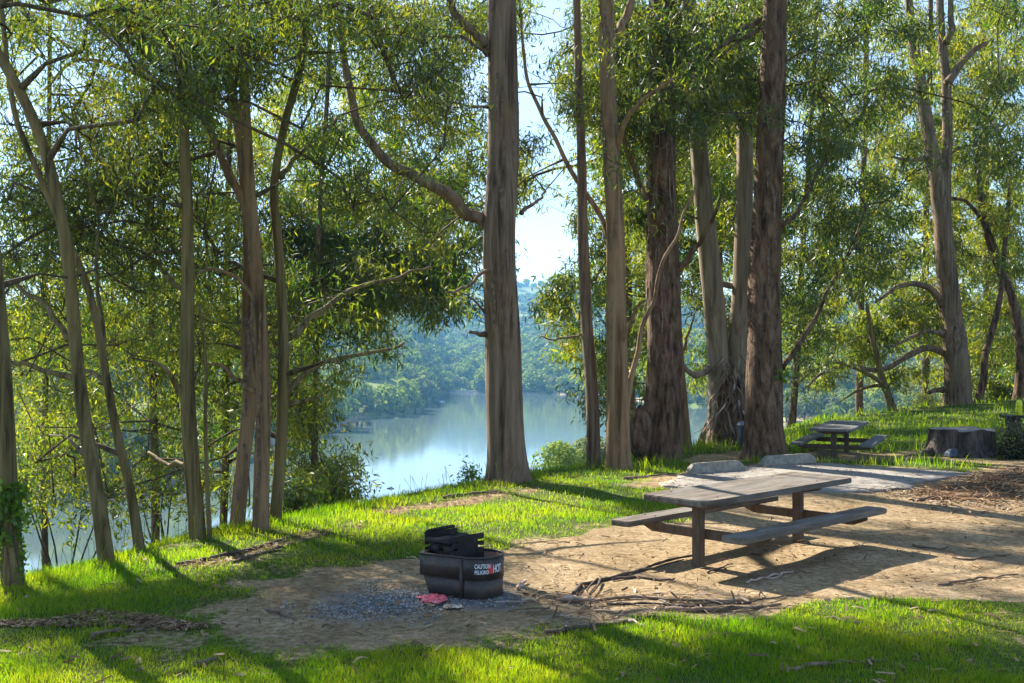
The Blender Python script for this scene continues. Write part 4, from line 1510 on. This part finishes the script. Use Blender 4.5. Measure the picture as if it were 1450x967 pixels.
tx, ty = 2.644, 11.46
picnic_table('large weathered picnic table in the foreground, on bare dirt', (tx, ty, g1(tx, ty) - .01), .763, 2.90, .82, .83, .26, 1.007, .912, group='picnic tables')
p2 = on_ground(1190, 23.0)
picnic_table('smaller looking distant picnic table beyond the big brown trunk', (p2[0], p2[1], p2[2] - .10), R(64.6), 2.9, .86, .83, .26, 1.0, .92, .06, 'board_far', 'picnic tables')



# ------------------------------------------------------------------ fire ring with grill
RC = U(652, 846)[:2]
fx, fy = -.44, 10.30
k = HC / 2.42
zt = .36


def up(px, py, z):
    q_ = U(px, py, z)
    return np.array([q_[0], q_[1]])


C_ = up(637.5, 795, zt); Lc = up(594.5, 785, zt); Rr = up(711, 783, zt); Bk = up(682, 777.5, zt)
cen = np.array([(C_[0] + Rr[0]) / 2 + .01, (C_[1] + Bk[1]) / 2 + .01])
rad = np.linalg.norm(Rr - cen) * 1.0
fire = thing('fire_ring', 'black steel campfire ring with warning print and a raised cooking grate', 'fire ring', (cen[0], cen[1], g1(cen[0], cen[1])))
cl, ll = C_ - cen, Lc - cen
a0 = math.atan2(cl[1], cl[0])
outl = [tuple(cl * rad / np.linalg.norm(cl))]
for a in np.linspace(a0, a0 + R(235), 44)[1:]:
    outl.append((rad * math.cos(a), rad * math.sin(a)))
outl += [(ll[0] + .06, ll[1] + .20), (ll[0], ll[1])]
for f in (.25, .5, .75):
    outl.append(tuple(ll * (1 - f) + np.array(outl[0]) * f))
outl = np.array(outl)
CEN2 = outl.mean(0)


def shell(scale_o, scale_i, z0, z1):
    n = len(outl)
    o_ = CEN2 + (outl - CEN2) * scale_o; i_ = CEN2 + (outl - CEN2) * scale_i
    V = np.vstack([np.c_[o_, np.full(n, z0)], np.c_[o_, np.full(n, z1)], np.c_[i_, np.full(n, z1)], np.c_[i_, np.full(n, z0)]])
    j = np.arange(n); kk = (j + 1) % n
    F = np.vstack([np.stack([a * n + j, a * n + kk, b_ * n + kk, b_ * n + j], -1) for a, b_ in ((0, 1), (1, 2), (2, 3), (3, 0))])
    return V, F


V, F = shell(.955, .93, -.05, .19)
low_ = (V[:, 2] < 0) & (V[:, 0] < outl[0][0])
V[low_, 0] = outl[0][0] * .955 + (V[low_, 0] - outl[0][0] * .955) * .8
mb = MB(); mb.add(V, F); mb.build('lower_ring', M['steel'], fire)
V, F = shell(1.0, .93, .17, zt); mb = MB(); mb.add(V, F)
up_ring = mb.build('upper_ring', M['steel'], fire)
V, F = shell(.928, .92, .14, zt - .012); mb = MB(); mb.add(V, F); mb.build('inner_liner', M['rust'], fire)
V, F = shell(1.012, .92, zt - .004, zt + .012); mb = MB(); mb.add(V, F); mb.build('rim', M['steel'], fire)
mb = MB(); c3 = outl[0] * 1.004; mb.box((c3[0], c3[1], .165), (.028, .028, .36)); mb.build('corner_flange', M['steel'], fire)
n = len(outl)
i_ = CEN2 + (outl - CEN2) * .94
mb = MB(); mb.add(np.vstack([np.c_[i_, np.full(n, .19)], [[CEN2[0], CEN2[1], .23]]]), None, [(q_, (q_ + 1) % n, n) for q_ in range(n)])
ash = mb.build('ash_bed', simple('ash', [(.3, (.05, .045, .04)), (.7, (.16, .15, .14))], 14), fire)

# cooking grate on two notched side plates
gL, gR = up(603, 790, zt) - cen, up(681, 794, zt) - cen
ang = math.atan2(.06, 1)
gx0, gx1 = -.185, .185
gyb, gyf = .18, -.18
ghi = .545
grate = bpy.data.objects.new('cooking_grate', None); COL.objects.link(grate); grate.parent = fire
grate.rotation_euler = (0, 0, R(-46)); grate.location = (-.535 - cen[0], 9.72 - cen[1], 0)
mb = MB()
for y in np.linspace(gyf, gyb, 13):
    mb.tube([(gx0 + .03, y, ghi - .06), (gx1 - .03, y, ghi - .06)], .0085, 6)
for x in (gx0 + .035, (gx0 + gx1) / 2, gx1 - .035):
    mb.box((x, (gyf + gyb) / 2, ghi - .072), (.022, gyb - gyf + .03, .012))
mb.build('grate_bars', M['black_iron'], grate)
mb = MB()
mb.box(((gx0 + gx1) / 2, gyf - .012, ghi - .075), (gx1 - gx0 - .03, .010, .04)); mb.build('front_bar', M['black_iron'], grate)
for xa, xb in ((gx0 + .03, gx0 + .15), (gx1 - .15, gx1 - .03)):
    mb = MB(); mb.box(((xa + xb) / 2, gyf + .02, (zt - .06 + ghi - .08) / 2), (xb - xa, .008, ghi - zt - .02)); mb.build('support_plate', M['black_iron'], grate)
for s, x in ((1, gx0), (-1, gx1)):
    # plate with hooked slots cut into the front and back edges
    za, zb = zt - .06, ghi - .015
    f_, b2 = gyf - .02, gyb + .02
    zn = [zt + .035, zt + .095]
    ol = [(f_, za)]
    for z_ in zn:
        ol += [(f_, z_), (f_ + .075, z_ + .006), (f_ + .075, z_ + .03), (f_ + .045, z_ + .03), (f_ + .045, z_ + .02), (f_, z_ + .022)]
    ol += [(f_, zb), (b2, zb)]
    for z_ in zn[::-1]:
        ol += [(b2, z_ + .022), (b2 - .045, z_ + .02), (b2 - .045, z_ + .03), (b2 - .075, z_ + .03), (b2 - .075, z_ + .006), (b2, z_)]
    ol += [(b2, za)]
    bevelled('side_plate', M['black_iron'], grate, lambda bm: prism(bm, ol, x - .005, x + .005, 'x'), .0015, 1)
mb = MB()
hp = [(gx0 - .01, gyf + .02, ghi - .10), (gx0 - .012, gyf, ghi - .03), (gx0 + .0, gyf + .02, ghi - .005), (gx0 + .0, gyf + .14, ghi + .0), (gx0 + .0, gyb - .06, ghi + .004), (gx0 + .0, gyb - .02, ghi + .0)]
P, u = resample(hp, .012)
mb.tube(P, .013, 8)
for q_ in range(3, len(P), 2):
    mb.tube([P[q_ - 1], P[q_]], .0165, 8)
mb.build('coil_handle', M['black_iron'], grate)


def text_mesh(body, size, mat, parent, ang0, zc, R_, extr=.0015, squeeze=1.0):
    cu = bpy.data.curves.new('print', 'FONT')
    cu.body = body; cu.size = size; cu.extrude = extr; cu.offset = size * .02
    to = bpy.data.objects.new('print', cu)
    COL.objects.link(to)
    dg = bpy.context.evaluated_depsgraph_get()
    me = bpy.data.meshes.new_from_object(to.evaluated_get(dg))
    bpy.data.objects.remove(to); bpy.data.curves.remove(cu)
    n_ = len(me.vertices)
    co = np.zeros(n_ * 3, np.float32); me.vertices.foreach_get('co', co); co = co.reshape(-1, 3)
    th_ = ang0 + co[:, 0] * squeeze / R_
    rr_ = R_ + co[:, 2] + .0025
    V_ = np.stack([rr_ * np.cos(th_), rr_ * np.sin(th_), zc + co[:, 1]], -1)
    me.vertices.foreach_set('co', V_.astype(np.float32).ravel())
    me.update()
    me.materials.clear()
    o_ = link('warning_print', me, mat, parent)
    return o_


Rr_ = rad * 1.0


def ang_at(px):
    """angle on the drum's near side whose outline shows at this pixel column"""
    best = None
    for a in np.linspace(R(-110), R(5), 500):
        p = cen + rad * np.array([math.cos(a), math.sin(a)])
        xx = 725 + FPX * p[0] / p[1]
        if best is None or abs(xx - px) < best[0]:
            best = (abs(xx - px), a)
    return best[1]


aA, aB, aC, aD = ang_at(672), ang_at(691.5), ang_at(698), ang_at(708.5)
wA = (aB - aA) * rad
text_mesh('CAUTION', .055, M['white_print'], fire, aA, .275, Rr_, squeeze=wA / .215)
text_mesh('PELIGRO', .047, M['white_print'], fire, aA, .225, Rr_, squeeze=wA / .178)
text_mesh('HOT', .098, M['white_print'], fire, aC, .232, Rr_, squeeze=(aD - aC) * rad / .205)
am = (aB + aC) / 2
fl = [(-.028, .225), (.028, .225), (.034, .25), (.018, .285), (.004, .325), (-.006, .30), (-.012, .31), (-.03, .265), (-.036, .245)]
Vf = [((Rr_ + .003) * math.cos(am + x / Rr_), (Rr_ + .003) * math.sin(am + x / Rr_), z) for x, z in fl]
ctr = np.mean(Vf, 0)
mb = MB(); mb.add(np.vstack([Vf, [ctr]]), None, [(q_, (q_ + 1) % len(fl), len(fl)) for q_ in range(len(fl))])
mb.build('flame_symbol', M['red_print'], fire)


# crumpled scraps beside the ring
def crumple(name, label, cat, px, py, w, dpt, h, mat, seed):
    c = U(px, py); z = g1(c[0], c[1])
    n_ = 22
    u, v = np.meshgrid(np.linspace(-1, 1, n_), np.linspace(-1, 1, n_))
    P3 = np.stack([u * 2.4, v * 2.4, u * 0 + seed], -1)
    edge = 1 + .25 * vn(np.stack([u * 1.5, v * 1.5, u * 0], -1), seed)
    zz = h * (.55 + .8 * abs(vn(P3, seed)) + .35 * vn(P3 * 2.3, seed + 1)) * (1 - .5 * np.maximum(abs(u), abs(v)) ** 3) + .012
    x = u * w / 2 * edge * np.sqrt(1 - .35 * v * v) + .02 * vn(P3 * 1.7, seed + 2); y = v * dpt / 2 * edge * np.sqrt(1 - .35 * u * u)
    me = npmesh(name, np.stack([x, y, np.maximum(zz, .008)], -1).reshape(-1, 3),
                [np.array([(j * n_ + i, j * n_ + i + 1, (j + 1) * n_ + i + 1, (j + 1) * n_ + i) for j in range(n_ - 1) for i in range(n_ - 1)])])
    o = link(name, me, mat)
    o.location = (c[0], c[1], z)
    s = o.modifiers.new('thick', 'SOLIDIFY'); s.thickness = .004
    return tag(o, label, cat)


crumple('cloth_scrap', 'crumpled pink red cloth lying on the gravel in front of the fire ring', 'cloth', 612, 851, .25, .26, .04, M['pink_cloth'], 301)
crumple('paper_scrap', 'small pale and green scrap just right of the pink cloth', 'scrap', 641, 859, .16, .12, .02, M['pale_scrap'], 305)


# ------------------------------------------------------------------ wheel stops, stump, bin, marker
def wheel_stop(label, pl, pr, mat, h=.19, dp=.18, extra=0.0):
    a, b_ = U(*pl)[:2], U(*pr)[:2]
    v = b_ - a
    Ln = np.linalg.norm(v) + extra
    rz = math.atan2(v[1], v[0])
    z = g1(*((a + b_) / 2))
    e = thing('wheel_stop', label, 'wheel stop', ((a[0] + b_[0]) / 2, (a[1] + b_[1]) / 2, z + .02), rz, 'concrete wheel stops')

    def f(bm):
        n_ = [( -Ln / 2, .0), (Ln / 2, 0), (Ln / 2 - .02, h * .55), (Ln / 2 - .13, h), (-Ln / 2 + .13, h), (-Ln / 2 + .02, h * .55)]
        prism(bm, n_, 0, dp, 'y')
        for v_ in bm.verts:
            if v_.co.z > h * .5:
                v_.co.y = .045 + (v_.co.y / dp) * (dp - .09) if v_.co.z > h * .9 else .02 + (v_.co.y / dp) * (dp - .04)
    bevelled('block', M[mat], e, f, .01)
    mb = MB()
    for x in (-Ln * .3, Ln * .3):
        mb.tube([(x, dp / 2, h - .01), (x, dp / 2, h + .006)], .014, 8)
    mb.build('pin', M['rust'], e)
    return e


wheel_stop('grey concrete wheel stop nearer the rough trunk, left of the pair', (979, 673), (1056, 667), 'stop')
wheel_stop('grey concrete wheel stop at the foot of the big brown trunk, right of the pair', (1083, 663), (1157, 658), 'stop')
wheel_stop('dark blue grey wheel stop lying in front of the tree stump', (1346, 643), (1406, 637), 'stop_blue', .16)

sx = on_ground(1361, 23.6)
stump = thing('tree_stump', 'wide low sawn tree stump with dark furrowed sides', 'stump', tuple(sx))
th = np.arange(64) * 2 * np.pi / 64
Rs, Hs = .70, .60
zs = np.linspace(-.1, 1, 16)
V = []
tz = Hs * (1 - .10 * (np.cos(th + .6) > .2) * np.abs(np.sin(th * 2.5)) + .05 * vn(np.stack([np.cos(th) * 2, np.sin(th) * 2, th * 0], -1), 45))
for f in zs:
    z = f * tz
    fl_ = 1 + .28 * np.exp(-np.maximum(z, 0) / .14) * (1 + .6 * np.sin(th * 4 + 1.2)) + .10 * np.exp(-np.maximum(z, 0) / .5)
    nn = vn(np.stack([np.cos(th) * 5, np.sin(th) * 5, th * 0 + f * 1.2], -1), 46) * .05 + vn(np.stack([np.cos(th) * 13, np.sin(th) * 13, th * 0 + f * 2], -1), 47) * .025
    rr_ = Rs * fl_ * (1 + nn)
    V.append(np.stack([rr_ * np.cos(th), rr_ * .8 * np.sin(th), z], -1))
V = np.vstack(V)
i, j = np.meshgrid(np.arange(15), np.arange(64), indexing='ij')
F = np.stack([i * 64 + j, i * 64 + (j + 1) % 64, (i + 1) * 64 + (j + 1) % 64, (i + 1) * 64 + j], -1).reshape(-1, 4)
link('bark_side', npmesh('bark_side', V, [F], True), M['stump_side'], stump)
rim = V[-64:].copy()
mb = MB()
inner = rim * np.array([.55, .55, 1]) + np.array([0, 0, -.02]); 
mb.add(np.vstack([rim - np.array([0, 0, .004]), inner, [[0, 0, Hs * .93]]]), [(q_, (q_ + 1) % 64, 64 + (q_ + 1) % 64, 64 + q_) for q_ in range(64)], [(64 + q_, 64 + (q_ + 1) % 64, 128) for q_ in range(64)])
mb.build('cut_top', M['stump_top'], stump)
mb = MB()
mb.tube([(-.62, -.1, .2), (-.85, -.25, .05), (-1.2, -.4, .0), (-1.7, -.45, -.04)], [.13, .10, .06, .03], 8)
mb.tube([(.6, -.2, .18), (.85, -.35, .04), (1.15, -.4, -.03)], [.12, .08, .04], 8)
mb.build('root', M['stump_side'], stump, smooth=True)

bp = on_ground(1061, 24.6)
binn = thing('trash_can', 'dark blue bin mostly hidden behind the big brown trunk', 'bin', tuple(bp))
mb = MB(); P = np.array([(0, 0, 0), (0, 0, .02), (0, 0, .5), (0, 0, .52)]); mb.tube(P, [.24, .25, .28, .285], 24); mb.build('bin_body', M['bin_blue'], binn, smooth=True)
mb = MB(); mb.tube([(0, 0, .525), (0, 0, .56), (0, 0, .61), (0, 0, .63)], [.30, .30, .24, .1], 24); mb.build('lid', M['lid_grey'], binn, smooth=True)
mb = MB(); mb.tube([(-.27, -.03, .47), (-.31, -.05, .47), (-.31, .05, .47), (-.27, .03, .47)], .012, 6); mb.build('handle', M['lid_grey'], binn)

up_ = on_ground(1434, 23.4)
ped = thing('utility_pedestal', 'low black flat topped pedestal half hidden behind the dark shrub', 'pedestal', tuple(up_))
ztop = W(1434, 588, 23.4)[2] - up_[2]
bevelled('cabinet', M['black_iron'], ped, lambda bm: prism(bm, [(-.13, -.12), (.13, -.12), (.13, .12), (-.13, .12)], -.1, ztop - .055), .015)
bevelled('cap', M['black_iron'], ped, lambda bm: prism(bm, [(-.25, -.18), (.25, -.18), (.25, .18), (-.25, .18)], ztop - .053, ztop), .015)
mk = thing('marker_post', 'bright yellow green upright marker at the right edge above the shrub', 'marker', (W(1443, 588, 23.4)[0], 23.4, up_[2] + ztop))
mb = MB(); mb.tube([(0, 0, .0), (0, 0, .012), (0, 0, .29), (0, 0, .325), (0, 0, .345)], [.06, .068, .066, .05, .02], 18); mb.build('tube', M['yellow_plastic'], mk, smooth=True)
mb = MB(); mb.tube([(0, 0, .20), (0, 0, .24)], .0705, 18); mb.build('band', M['yellow_plastic'], mk, smooth=True)


# ------------------------------------------------------------------ sticks lying on the ground
def stick(label, path, r0, r1, mat='stick', group='fallen sticks and bark strips', side=None, lift=.0, flat=False):
    P = []
    for px, py in path:
        c = U(px, py); P.append([c[0], c[1], g1(c[0], c[1]) + r0 * .6])
    P = np.array(P)
    P[0][2] += lift
    Q, u = resample(P, .05)
    rg = np.random.default_rng(int(path[0][0] * 7 + path[0][1]))
    Q[:, :2] += np.stack([vn(np.stack([u * 11 + k_ * 9, u * 0, u * 0 + path[0][0]], -1), 17) for k_ in range(2)], -1) * .025
    Q[:, 2] += abs(vn(np.stack([u * 7, u * 0, u * 0 + path[0][0]], -1), 18)) * .02
    mb = MB()
    b0_ = Q[0].copy()
    mb.tube(Q - b0_, np.interp(u, [0, .1, 1], [r0 * .8, r0, r1]) * (1 + .2 * vn(np.stack([u * 30, u * 0, u * 0], -1), 19)), 7)
    for sd in (side or []):
        S_ = []
        for px, py in sd:
            c = U(px, py); S_.append([c[0], c[1], g1(c[0], c[1]) + r1 + .02])
        q_, uu = resample(np.array(S_), .05)
        mb.tube(q_ - b0_, np.interp(uu, [0, 1], [r0 * .6, r1 * .6]), 6)
    o = mb.build('fallen_stick', M[mat], loc=tuple(b0_), smooth=True)
    return tag(o, label, 'stick', group)


stick('dark forked branch reaching to the front post of the near table', [(809, 843), (822, 831), (846, 824), (879, 819), (912, 808), (946, 798), (985, 791)], .022, .012, 'stick_dark', side=[[(905, 811), (920, 812), (945, 803), (968, 797)], [(850, 826), (845, 836), (836, 846)], [(846, 824), (832, 838), (833, 852)]])
stick('grey stick lying below the forked branch', [(864, 825), (900, 822), (943, 826), (955, 823)], .016, .010, 'stick_dark')
stick('long straight reddish stick, topmost of the parallel ones', [(790, 853), (833, 853), (890, 850), (957, 855), (1049, 856)], .017, .009, 'stick')
stick('brown stick between the two long reddish ones', [(862, 858), (910, 859), (968, 863)], .014, .008, 'stick_dark')
stick('thick reddish stick along the edge of the front grass', [(939, 866), (979, 870), (1045, 867), (1105, 861)], .024, .012, 'stick')
stick('thin stick curving up to the right above the thick reddish one', [(963, 864), (1023, 858), (1067, 856), (1110, 848)], .012, .007, 'stick_dark')
stick('long dark strip at the lower edge of the dirt, left of the front grass', [(775, 899), (846, 889), (879, 885), (925, 879)], .02, .01, 'stick_dark')
stick('short broken stick propped up just right of the fire ring', [(734, 838), (738, 832), (742, 826)], .018, .015, 'stick_pale', lift=.0)
stick('thin dark twig running right from the propped stick', [(738, 842), (765, 847), (800, 853)], .01, .006, 'stick_dark')
stick('pale pinkish slab of bark at the end of the reddish sticks', [(801, 852), (812, 850), (826, 852)], .032, .022, 'stick_pale')
stick('brown stick lying in the front grass at lower right', [(1108, 950), (1160, 945), (1215, 938), (1256, 936)], .018, .01, 'stick')
stick('short brown stick in the front grass at lower left', [(268, 949), (290, 944), (308, 939)], .022, .014, 'stick')
stick('pale chip of bark at the edge of the front grass', [(893, 885), (903, 889), (912, 892)], .016, .01, 'stick_pale')
stick('thin brown log in the grass left of the big grey trunk', [(628, 706), (665, 702), (706, 699)], .028, .018, 'stick')
stick('bark strip in the grass left of the paved pad', [(884, 680), (915, 676), (944, 674)], .03, .015, 'stick')
stick('straight stick on the dirt at the right edge', [(1345, 790), (1380, 791), (1432, 786)], .012, .008, 'stick')
stick('small fork of twigs on the dirt right of the near table', [(1055, 828), (1080, 822), (1105, 815), (1125, 812)], .014, .007, 'stick_pale', side=[[(1080, 822), (1095, 824), (1108, 819)]])
stick('dark twig on the sunny dirt below the right hand bench', [(1290, 772), (1320, 777), (1345, 776)], .012, .007, 'stick_dark')
stick('long thin stick on the dirt near the right edge, above the grass', [(1330, 830), (1380, 822), (1440, 818)], .013, .008, 'stick')
stick('curved reddish strip near the foot of the front table post', [(1000, 812), (1020, 808), (1036, 803)], .012, .007, 'stick_dark')
stick('twig on the lawn among the front grass below the table', [(1170, 880), (1195, 884), (1220, 888)], .014, .009, 'stick')
stick('grey branch on the shady strip of bare ground at left', [(128, 905), (165, 895), (205, 893)], .018, .01, 'stick')
stick('brown branch in the dead strip on the left slope', [(250, 803), (310, 790), (370, 776), (410, 765)], .022, .012, 'stick_dark')
stick('thin branch lying below the dead strip on the left slope', [(330, 798), (385, 782), (430, 770), (470, 760)], .018, .01, 'stick_dark')
stick('stick across the grey gravel left of the fire ring', [(372, 862), (400, 868), (420, 877)], .012, .008, 'stick')
stick('pale upright bark strip sticking out of the brush at right', [(1440, 690), (1438, 680), (1436, 672)], .016, .01, 'stick_pale', lift=0)
stick('long grey pole along the lower edge of the brush', [(1300, 708), (1350, 704), (1400, 706), (1455, 704)], .03, .018, 'stick')
stick('thin pale branch lying across the brush', [(1310, 697), (1335, 703), (1330, 708)], .012, .008, 'stick_pale')


def strips(name, n, sampler, seed, mat, lmin, lmax, wmin, wmax, pile=0.0, curl=.3):
    """shed bark strips and chips, nobody could count them"""
    rg = np.random.default_rng(seed)
    P = sampler(n, rg)
    n = len(P)
    a = rg.uniform(0, 2 * np.pi, n) * .5 + rg.normal(0, .5, n)
    ln = rg.uniform(lmin, lmax, n); w = rg.uniform(wmin, wmax, n)
    z = gz(P[:, 0], P[:, 1]) + (.012 if name != 'leaf_litter' or seed != 408 else .045) + (rg.uniform(0, 1, n) ** 2) * pile
    D = np.stack([np.cos(a), np.sin(a), rg.normal(0, .12, n)], -1)
    Nn = np.stack([-np.sin(a), np.cos(a), rg.normal(0, .35, n)], -1)
    cv = rg.normal(0, curl, n)
    V = []
    for f in (-.5, -.17, .17, .5):
        c = np.c_[P, z] + D * (ln * f)[:, None] + Nn * (cv * ln * (f * f - .1))[:, None] + np.array([0, 0, 1]) * (abs(cv) * ln * .25 * (1 - 4 * f * f))[:, None]
        V += [c - Nn * (w / 2)[:, None], c + Nn * (w / 2)[:, None]]
    V = np.stack(V, 1).reshape(-1, 3)
    b_ = np.arange(n)[:, None] * 8
    F = np.vstack([b_ + np.array([[0, 1, 3, 2]]), b_ + np.array([[2, 3, 5, 4]]), b_ + np.array([[4, 5, 7, 6]])])
    return tag(link(name, npmesh(name, V, [F]), mat), kind='stuff')


def in_polys(polys, weight=None):
    def f(n, rg):
        out_ = []
        while sum(len(o_) for o_ in out_) < n:
            p = polys[rg.integers(len(polys))]
            A = np.array(p)
            x = rg.uniform(A[:, 0].min(), A[:, 0].max(), 400); y = rg.uniform(A[:, 1].min(), A[:, 1].max(), 400)
            m_ = inpoly(x, y, p)
            out_.append(np.stack([x[m_], y[m_]], -1))
        return np.vstack(out_)[:n]
    return f


BRUSH = pw([(1285, 700), (1325, 688), (1385, 676), (1450, 664), (1540, 660), (1560, 690), (1500, 712), (1350, 712), (1290, 700)])
strips('bark_debris', 1500, in_polys([BRUSH]), 401, M['litter_red'], .12, .7, .006, .022, .075, .3)
strips('bark_debris', 260, in_polys([pw([(1200, 690), (1290, 692), (1400, 712), (1500, 712), (1500, 735), (1300, 720)])]), 402, M['litter'], .08, .3, .01, .03, .02)
strips('leaf_litter', 9000, in_polys([DIRT[0], DIRT[0], DIRT[0], DIRT[1], DIRT[2], DIRT[3]]), 403, M['litter_red'], .02, .11, .004, .014, .008)
strips('bark_debris', 150, in_polys([DIRT[1], DIRT[2], pw([(720, 850), (800, 840), (1100, 845), (1100, 868), (930, 878), (760, 892)])]), 404, M['litter'], .08, .4, .006, .016, .012)

def lawn(n, rg):
    y = 6.9 * (20 / 6.9) ** rg.uniform(0, 1, n); x = rg.uniform(-1, 1, n) * .52 * y
    k_ = inpoly(x, y, brow)
    return np.stack([x[k_], y[k_]], -1)


strips('leaf_litter', 1500, lawn, 407, M['litter_red'], .05, .14, .008, .022, .06)
strips('leaf_litter', 420, in_polys([PAD]), 408, M['litter_red'], .04, .12, .006, .016, .0)
# gravel round the ring: small broken stones
rg = np.random.default_rng(55)
Pg = in_polys([GRAV])(14000, rg)
Pg = Pg[rg.uniform(0, 1, len(Pg)) < np.clip(-.05 + fsd(Pg[:, 0], Pg[:, 1], GRAV) / 1.1 + .35 * vn2(Pg[:, 0], Pg[:, 1], .35, 13), 0, 1)]
n = len(Pg)
sz = rg.uniform(.005, .014, n)
O = np.array([(1, 0, 0), (0, 1, 0), (-1, 0, 0), (0, -1, 0), (0, 0, .8)])
an = rg.uniform(0, 6.28, n)
ca, sa = np.cos(an), np.sin(an)
V = O[None] * sz[:, None, None] * rg.uniform(.7, 1.3, (n, 5, 1))
V = np.stack([V[..., 0] * ca[:, None] - V[..., 1] * sa[:, None], V[..., 0] * sa[:, None] + V[..., 1] * ca[:, None], V[..., 2]], -1)
V += np.c_[Pg, gz(Pg[:, 0], Pg[:, 1]) + .002][:, None]
b_ = np.arange(n)[:, None] * 5
F = np.vstack([b_ + np.array([[0, 1, 4]]), b_ + np.array([[1, 2, 4]]), b_ + np.array([[2, 3, 4]]), b_ + np.array([[3, 0, 4]])])
tag(link('gravel', npmesh('gravel', V.reshape(-1, 3), [F]), M['gravel']), kind='stuff')


# ------------------------------------------------------------------ grass
def grass(n, region, seed, hmin, hmax, w0, name='grass'):
    rg = np.random.default_rng(seed)
    x0, x1, y0, y1 = region
    y = y0 * (y1 / y0) ** rg.uniform(0, 1, n)
    hw = .53 * y + .6
    x = rg.uniform(-1, 1, n) * hw
    m_ = (x > x0) & (x < x1)
    x, y = x[m_], y[m_]
    bare = dirt_at(x, y)
    tuft = vn2(x, y, .22, 51)
    keep = rg.uniform(0, 1, len(x)) > bare * 1.25 - .05 * tuft
    keep &= (fsd(x, y, PAD) < -.03)
    ins = inpoly(x, y, brow)
    keep &= ins | (dpoly(x, y, brow, False) < 3.0)
    x, y, bare, tuft = x[keep], y[keep], bare[keep], tuft[keep]
    n = len(x)
    z = gz(x, y) - .008
    edge = np.clip(1 - dpoly(x, y, brow, False) / 1.2, 0, 1)
    h = rg.uniform(hmin, hmax, n) * (1 + .5 * tuft + .6 * vn2(x, y, .8, 52)) * (1 - .6 * bare) * (1 + .5 * edge)
    h = np.maximum(h, .02)
    a = rg.uniform(0, 2 * np.pi, n)
    ln = rg.uniform(.1, .75, n) * h
    D = np.stack([np.cos(a) * ln, np.sin(a) * ln, h], -1)
    b_ = rg.uniform(0, 2 * np.pi, n)
    w = w0 * rg.uniform(.7, 1.4, n) * (.55 + y / 20)
    S = np.stack([np.cos(b_) * w / 2, np.sin(b_) * w / 2, np.zeros(n)], -1)
    B = np.stack([x, y, z], -1)
    V = np.stack([B - S, B + S, B + D * np.array([.45, .45, .62]) + S * .7, B + D + S * .06, B + D * np.array([.45, .45, .62]) - S * .7], 1).reshape(-1, 3)
    k_ = np.arange(n)[:, None] * 5
    F4 = k_ + np.array([[0, 1, 2, 4]]); F3 = k_ + np.array([[4, 2, 3]])
    return tag(link(name, npmesh(name, V, [F4, F3]), M['grass']), kind='stuff'), n


ng = 0
for args in (((150000), (-9, 9, 6.6, 10.5), 501, .028, .068, .0060), ((150000), (-9, 12, 10.5, 20), 502, .032, .08, .0060), ((60000), (-3, 28, 20, 47), 503, .07, .20, .0075)):
    ng += grass(*args)[1]
print('grass', ng)
# taller seed stalks along the brow and tufts at the trunk feet
rg = np.random.default_rng(91)
mb = MB()
for _ in range(240):
    t_ = rg.uniform(0, 1); k_ = rg.integers(4, 15)
    a, b_ = np.array(brow[k_]), np.array(brow[k_ + 1])
    p = a + (b_ - a) * t_ + rg.normal(size=2) * .25
    z = g1(p[0], p[1]); h = rg.uniform(.15, .38)
    lean = rg.normal(size=2) * .06
    mb.tube([(p[0], p[1], z), (p[0] + lean[0] * .5, p[1] + lean[1] * .5, z + h * .6), (p[0] + lean[0], p[1] + lean[1], z + h)], [.003, .0025, .004], 3, cap=False)
tag(mb.build('grass', M['grass']), kind='stuff')

# ------------------------------------------------------------------ haze: the damp air over the lake
XA = (P_ - CX) / FPX * D_
hx0, hx1 = min(XA.min(), -2500) - 20, max(XA.max(), 2500) + 20
hy0, hy1 = -420, max(D_.max(), 2600) + 20
hz0, hz1 = min(LAKE_Z - 6, H_.min()) - 1, H_.max() + 20
hb = MB()
hb.box(((hx0 + hx1) / 2, (hy0 + hy1) / 2, (hz0 + hz1) / 2), (hx1 - hx0, hy1 - hy0, hz1 - hz0))
hz = hb.build('haze', None)
tag(hz, kind='stuff')
m, t, o = NM('haze_air')
pv = t.nodes.new('ShaderNodeVolumePrincipled')
pv.inputs['Color'].default_value = (.20, .54, 1.0, 1)
pv.inputs['Density'].default_value = .00022
pv.inputs['Anisotropy'].default_value = .35
t.links.new(pv.outputs[0], o.inputs['Volume'])
hz.data.materials.append(m)
if DEBUG:
    open('/tmp/w/log.txt', 'a').write('\ntris ' + str(sum(sum(len(p.vertices) - 2 for p in m_.polygons) for m_ in {o.data for o in COL.objects if o.type == 'MESH'}))+ ' objtris '+str(sum(sum(len(p.vertices) - 2 for p in o.data.polygons) for o in COL.objects if o.type == 'MESH')))
